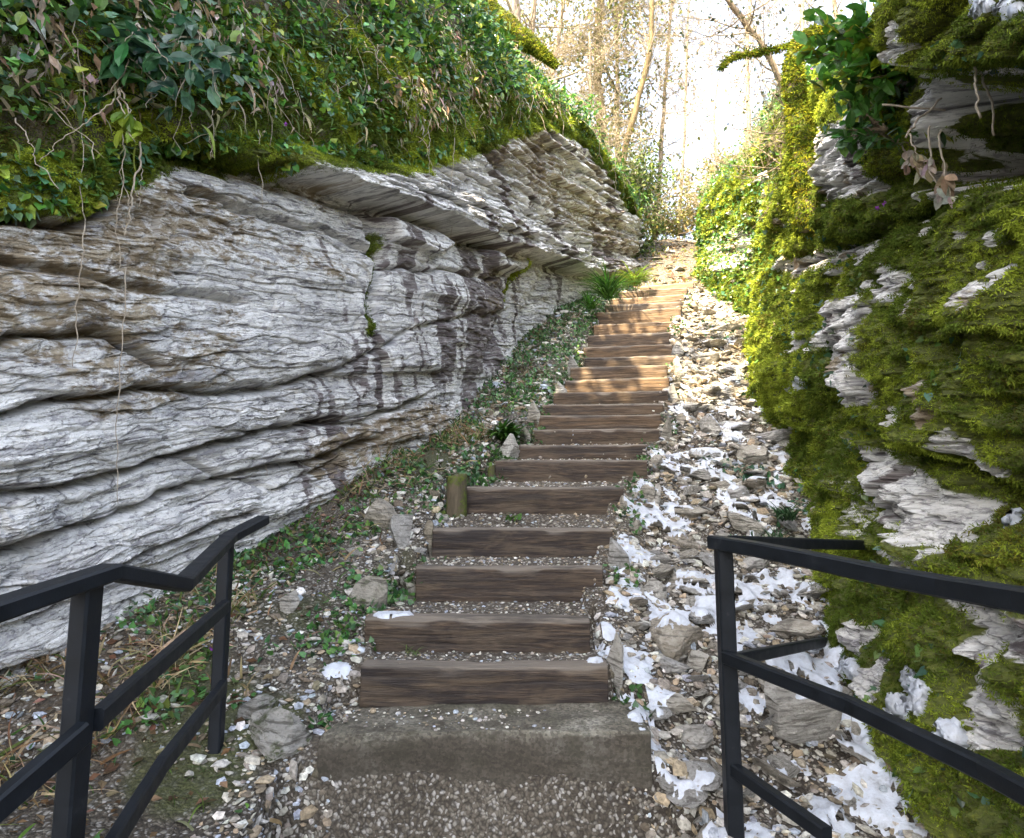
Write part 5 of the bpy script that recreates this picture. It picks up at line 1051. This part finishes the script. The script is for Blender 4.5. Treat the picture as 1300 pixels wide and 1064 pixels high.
# unseen evergreens added to shade the near gully and dapple the upper steps
def shade_tree(x, y, zb, zc, R_, lab, seed, n=40000, nc=420, bx=0.):
    r0 = np.random.default_rng(seed); tk = MB(); org = np.array([x+bx, y, zb]); tube(tk, [(x+bx, y, zb), (x+bx*.7, y, zb+1.5), (x+bx*.25, y+.1, (zb+zc)/2+.6), (x, y, zc)], [.35, .30, .24, .13], 12)
    for k in range(22 if nc > 100 else 10): d = unit(r0.normal(0, 1, 3)+np.array([0, 0, .2])); tube(tk, wob(np.array([x, y, zc-1.]), np.array([x, y, zc])+d*R_*.9, 9, .08, k+seed), np.linspace(.1, .03, 9), 5)
    cen = unit(r0.normal(0, 1, (nc, 3)))*(r0.random((nc, 1))**.4)*R_*np.array([1, 1, .55])+np.array([x, y, zc]); k = r0.integers(0, nc, n); pos = cen[k]+r0.normal(0, R_*.11, (n, 3)); lf = MB()
    inst(lf, *SLEAF, pos, r0.normal(0, 1, pos.shape), r0.normal(0, .6, pos.shape)+np.array([0, 0, 1.]), .30*(.6+.7*r0.random(n)), colmix([(.04, .08, .02), (.03, .06, .015)], n, .2))
    e = empty('added_shade_tree', org, lab, 'tree'); link('trunk', tk.mesh('trunk', M['bark'], org=org), e); link('crown', lf.mesh('crown', M['leaf'], smooth=False, org=org), e)
shade_tree(-5.3, -2.4, 0.5, 10.0, 4.3, 'unseen tall evergreen added on the left bank to shade the gully', 51)
shade_tree(-6.2, -5.5, 0.5, 9.0, 4.3, 'unseen dense evergreen added farther back on the left bank for shade', 53)
shade_tree(-1.5, 5.0, 2.2, 9.0, 2.6, 'unseen thin leafed evergreen added overhead to dapple the steps', 54, 800, 55, -2.6)
shade_tree(-.4, -3.8, -1.5, 9.5, 4.2, 'unseen broad evergreen added behind the viewer for shade', 52)

# ------------------------------------------------------------------ camera, light, world
sun_dir = np.array([-.37, -.49, .788]); sun_dir /= np.linalg.norm(sun_dir)
sc = bpy.context.scene
cam = bpy.data.objects.new('camera', bpy.data.cameras.new('camera')); C.objects.link(cam); cam.location = (0, 0, 0); cam.rotation_euler = (math.pi/2+TH, 0, 0)
cam.data.sensor_width = 36; cam.data.lens = 36*F/1300; cam.data.shift_y = -44.5/1300; cam.data.clip_end = 2000; cam.data.clip_start = .05; sc.camera = cam
su = bpy.data.objects.new('sun', bpy.data.lights.new('sun', 'SUN')); C.objects.link(su); su.data.energy = 4.2; su.data.angle = math.radians(.5); su.data.color = (1., .80, .50)
su.rotation_euler = Vector(sun_dir).to_track_quat('Z', 'Y').to_euler()
w = bpy.data.worlds.new('World'); sc.world = w; w.use_nodes = True; nt = w.node_tree; bg = nt.nodes['Background']; sky = nt.nodes.new('ShaderNodeTexSky'); sky.sky_type = 'NISHITA'; sky.sun_disc = False
sky.sun_elevation = math.asin(sun_dir[2]); sky.sun_rotation = math.atan2(sun_dir[0], sun_dir[1]); sky.air_density = 1.0; sky.dust_density = 5.0; sky.ozone_density = 1.
hs = nt.nodes.new('ShaderNodeHueSaturation'); hs.inputs['Saturation'].default_value = .62; nt.links.new(sky.outputs[0], hs.inputs['Color']); nt.links.new(hs.outputs[0], bg.inputs[0]); bg.inputs[1].default_value = .15
sc.view_settings.view_transform = 'Standard'; sc.view_settings.look = 'None'; sc.view_settings.exposure = 2.97; sc.view_settings.gamma = 1
sc.cycles.max_bounces = 6; sc.cycles.diffuse_bounces = 3; sc.cycles.use_denoising = True
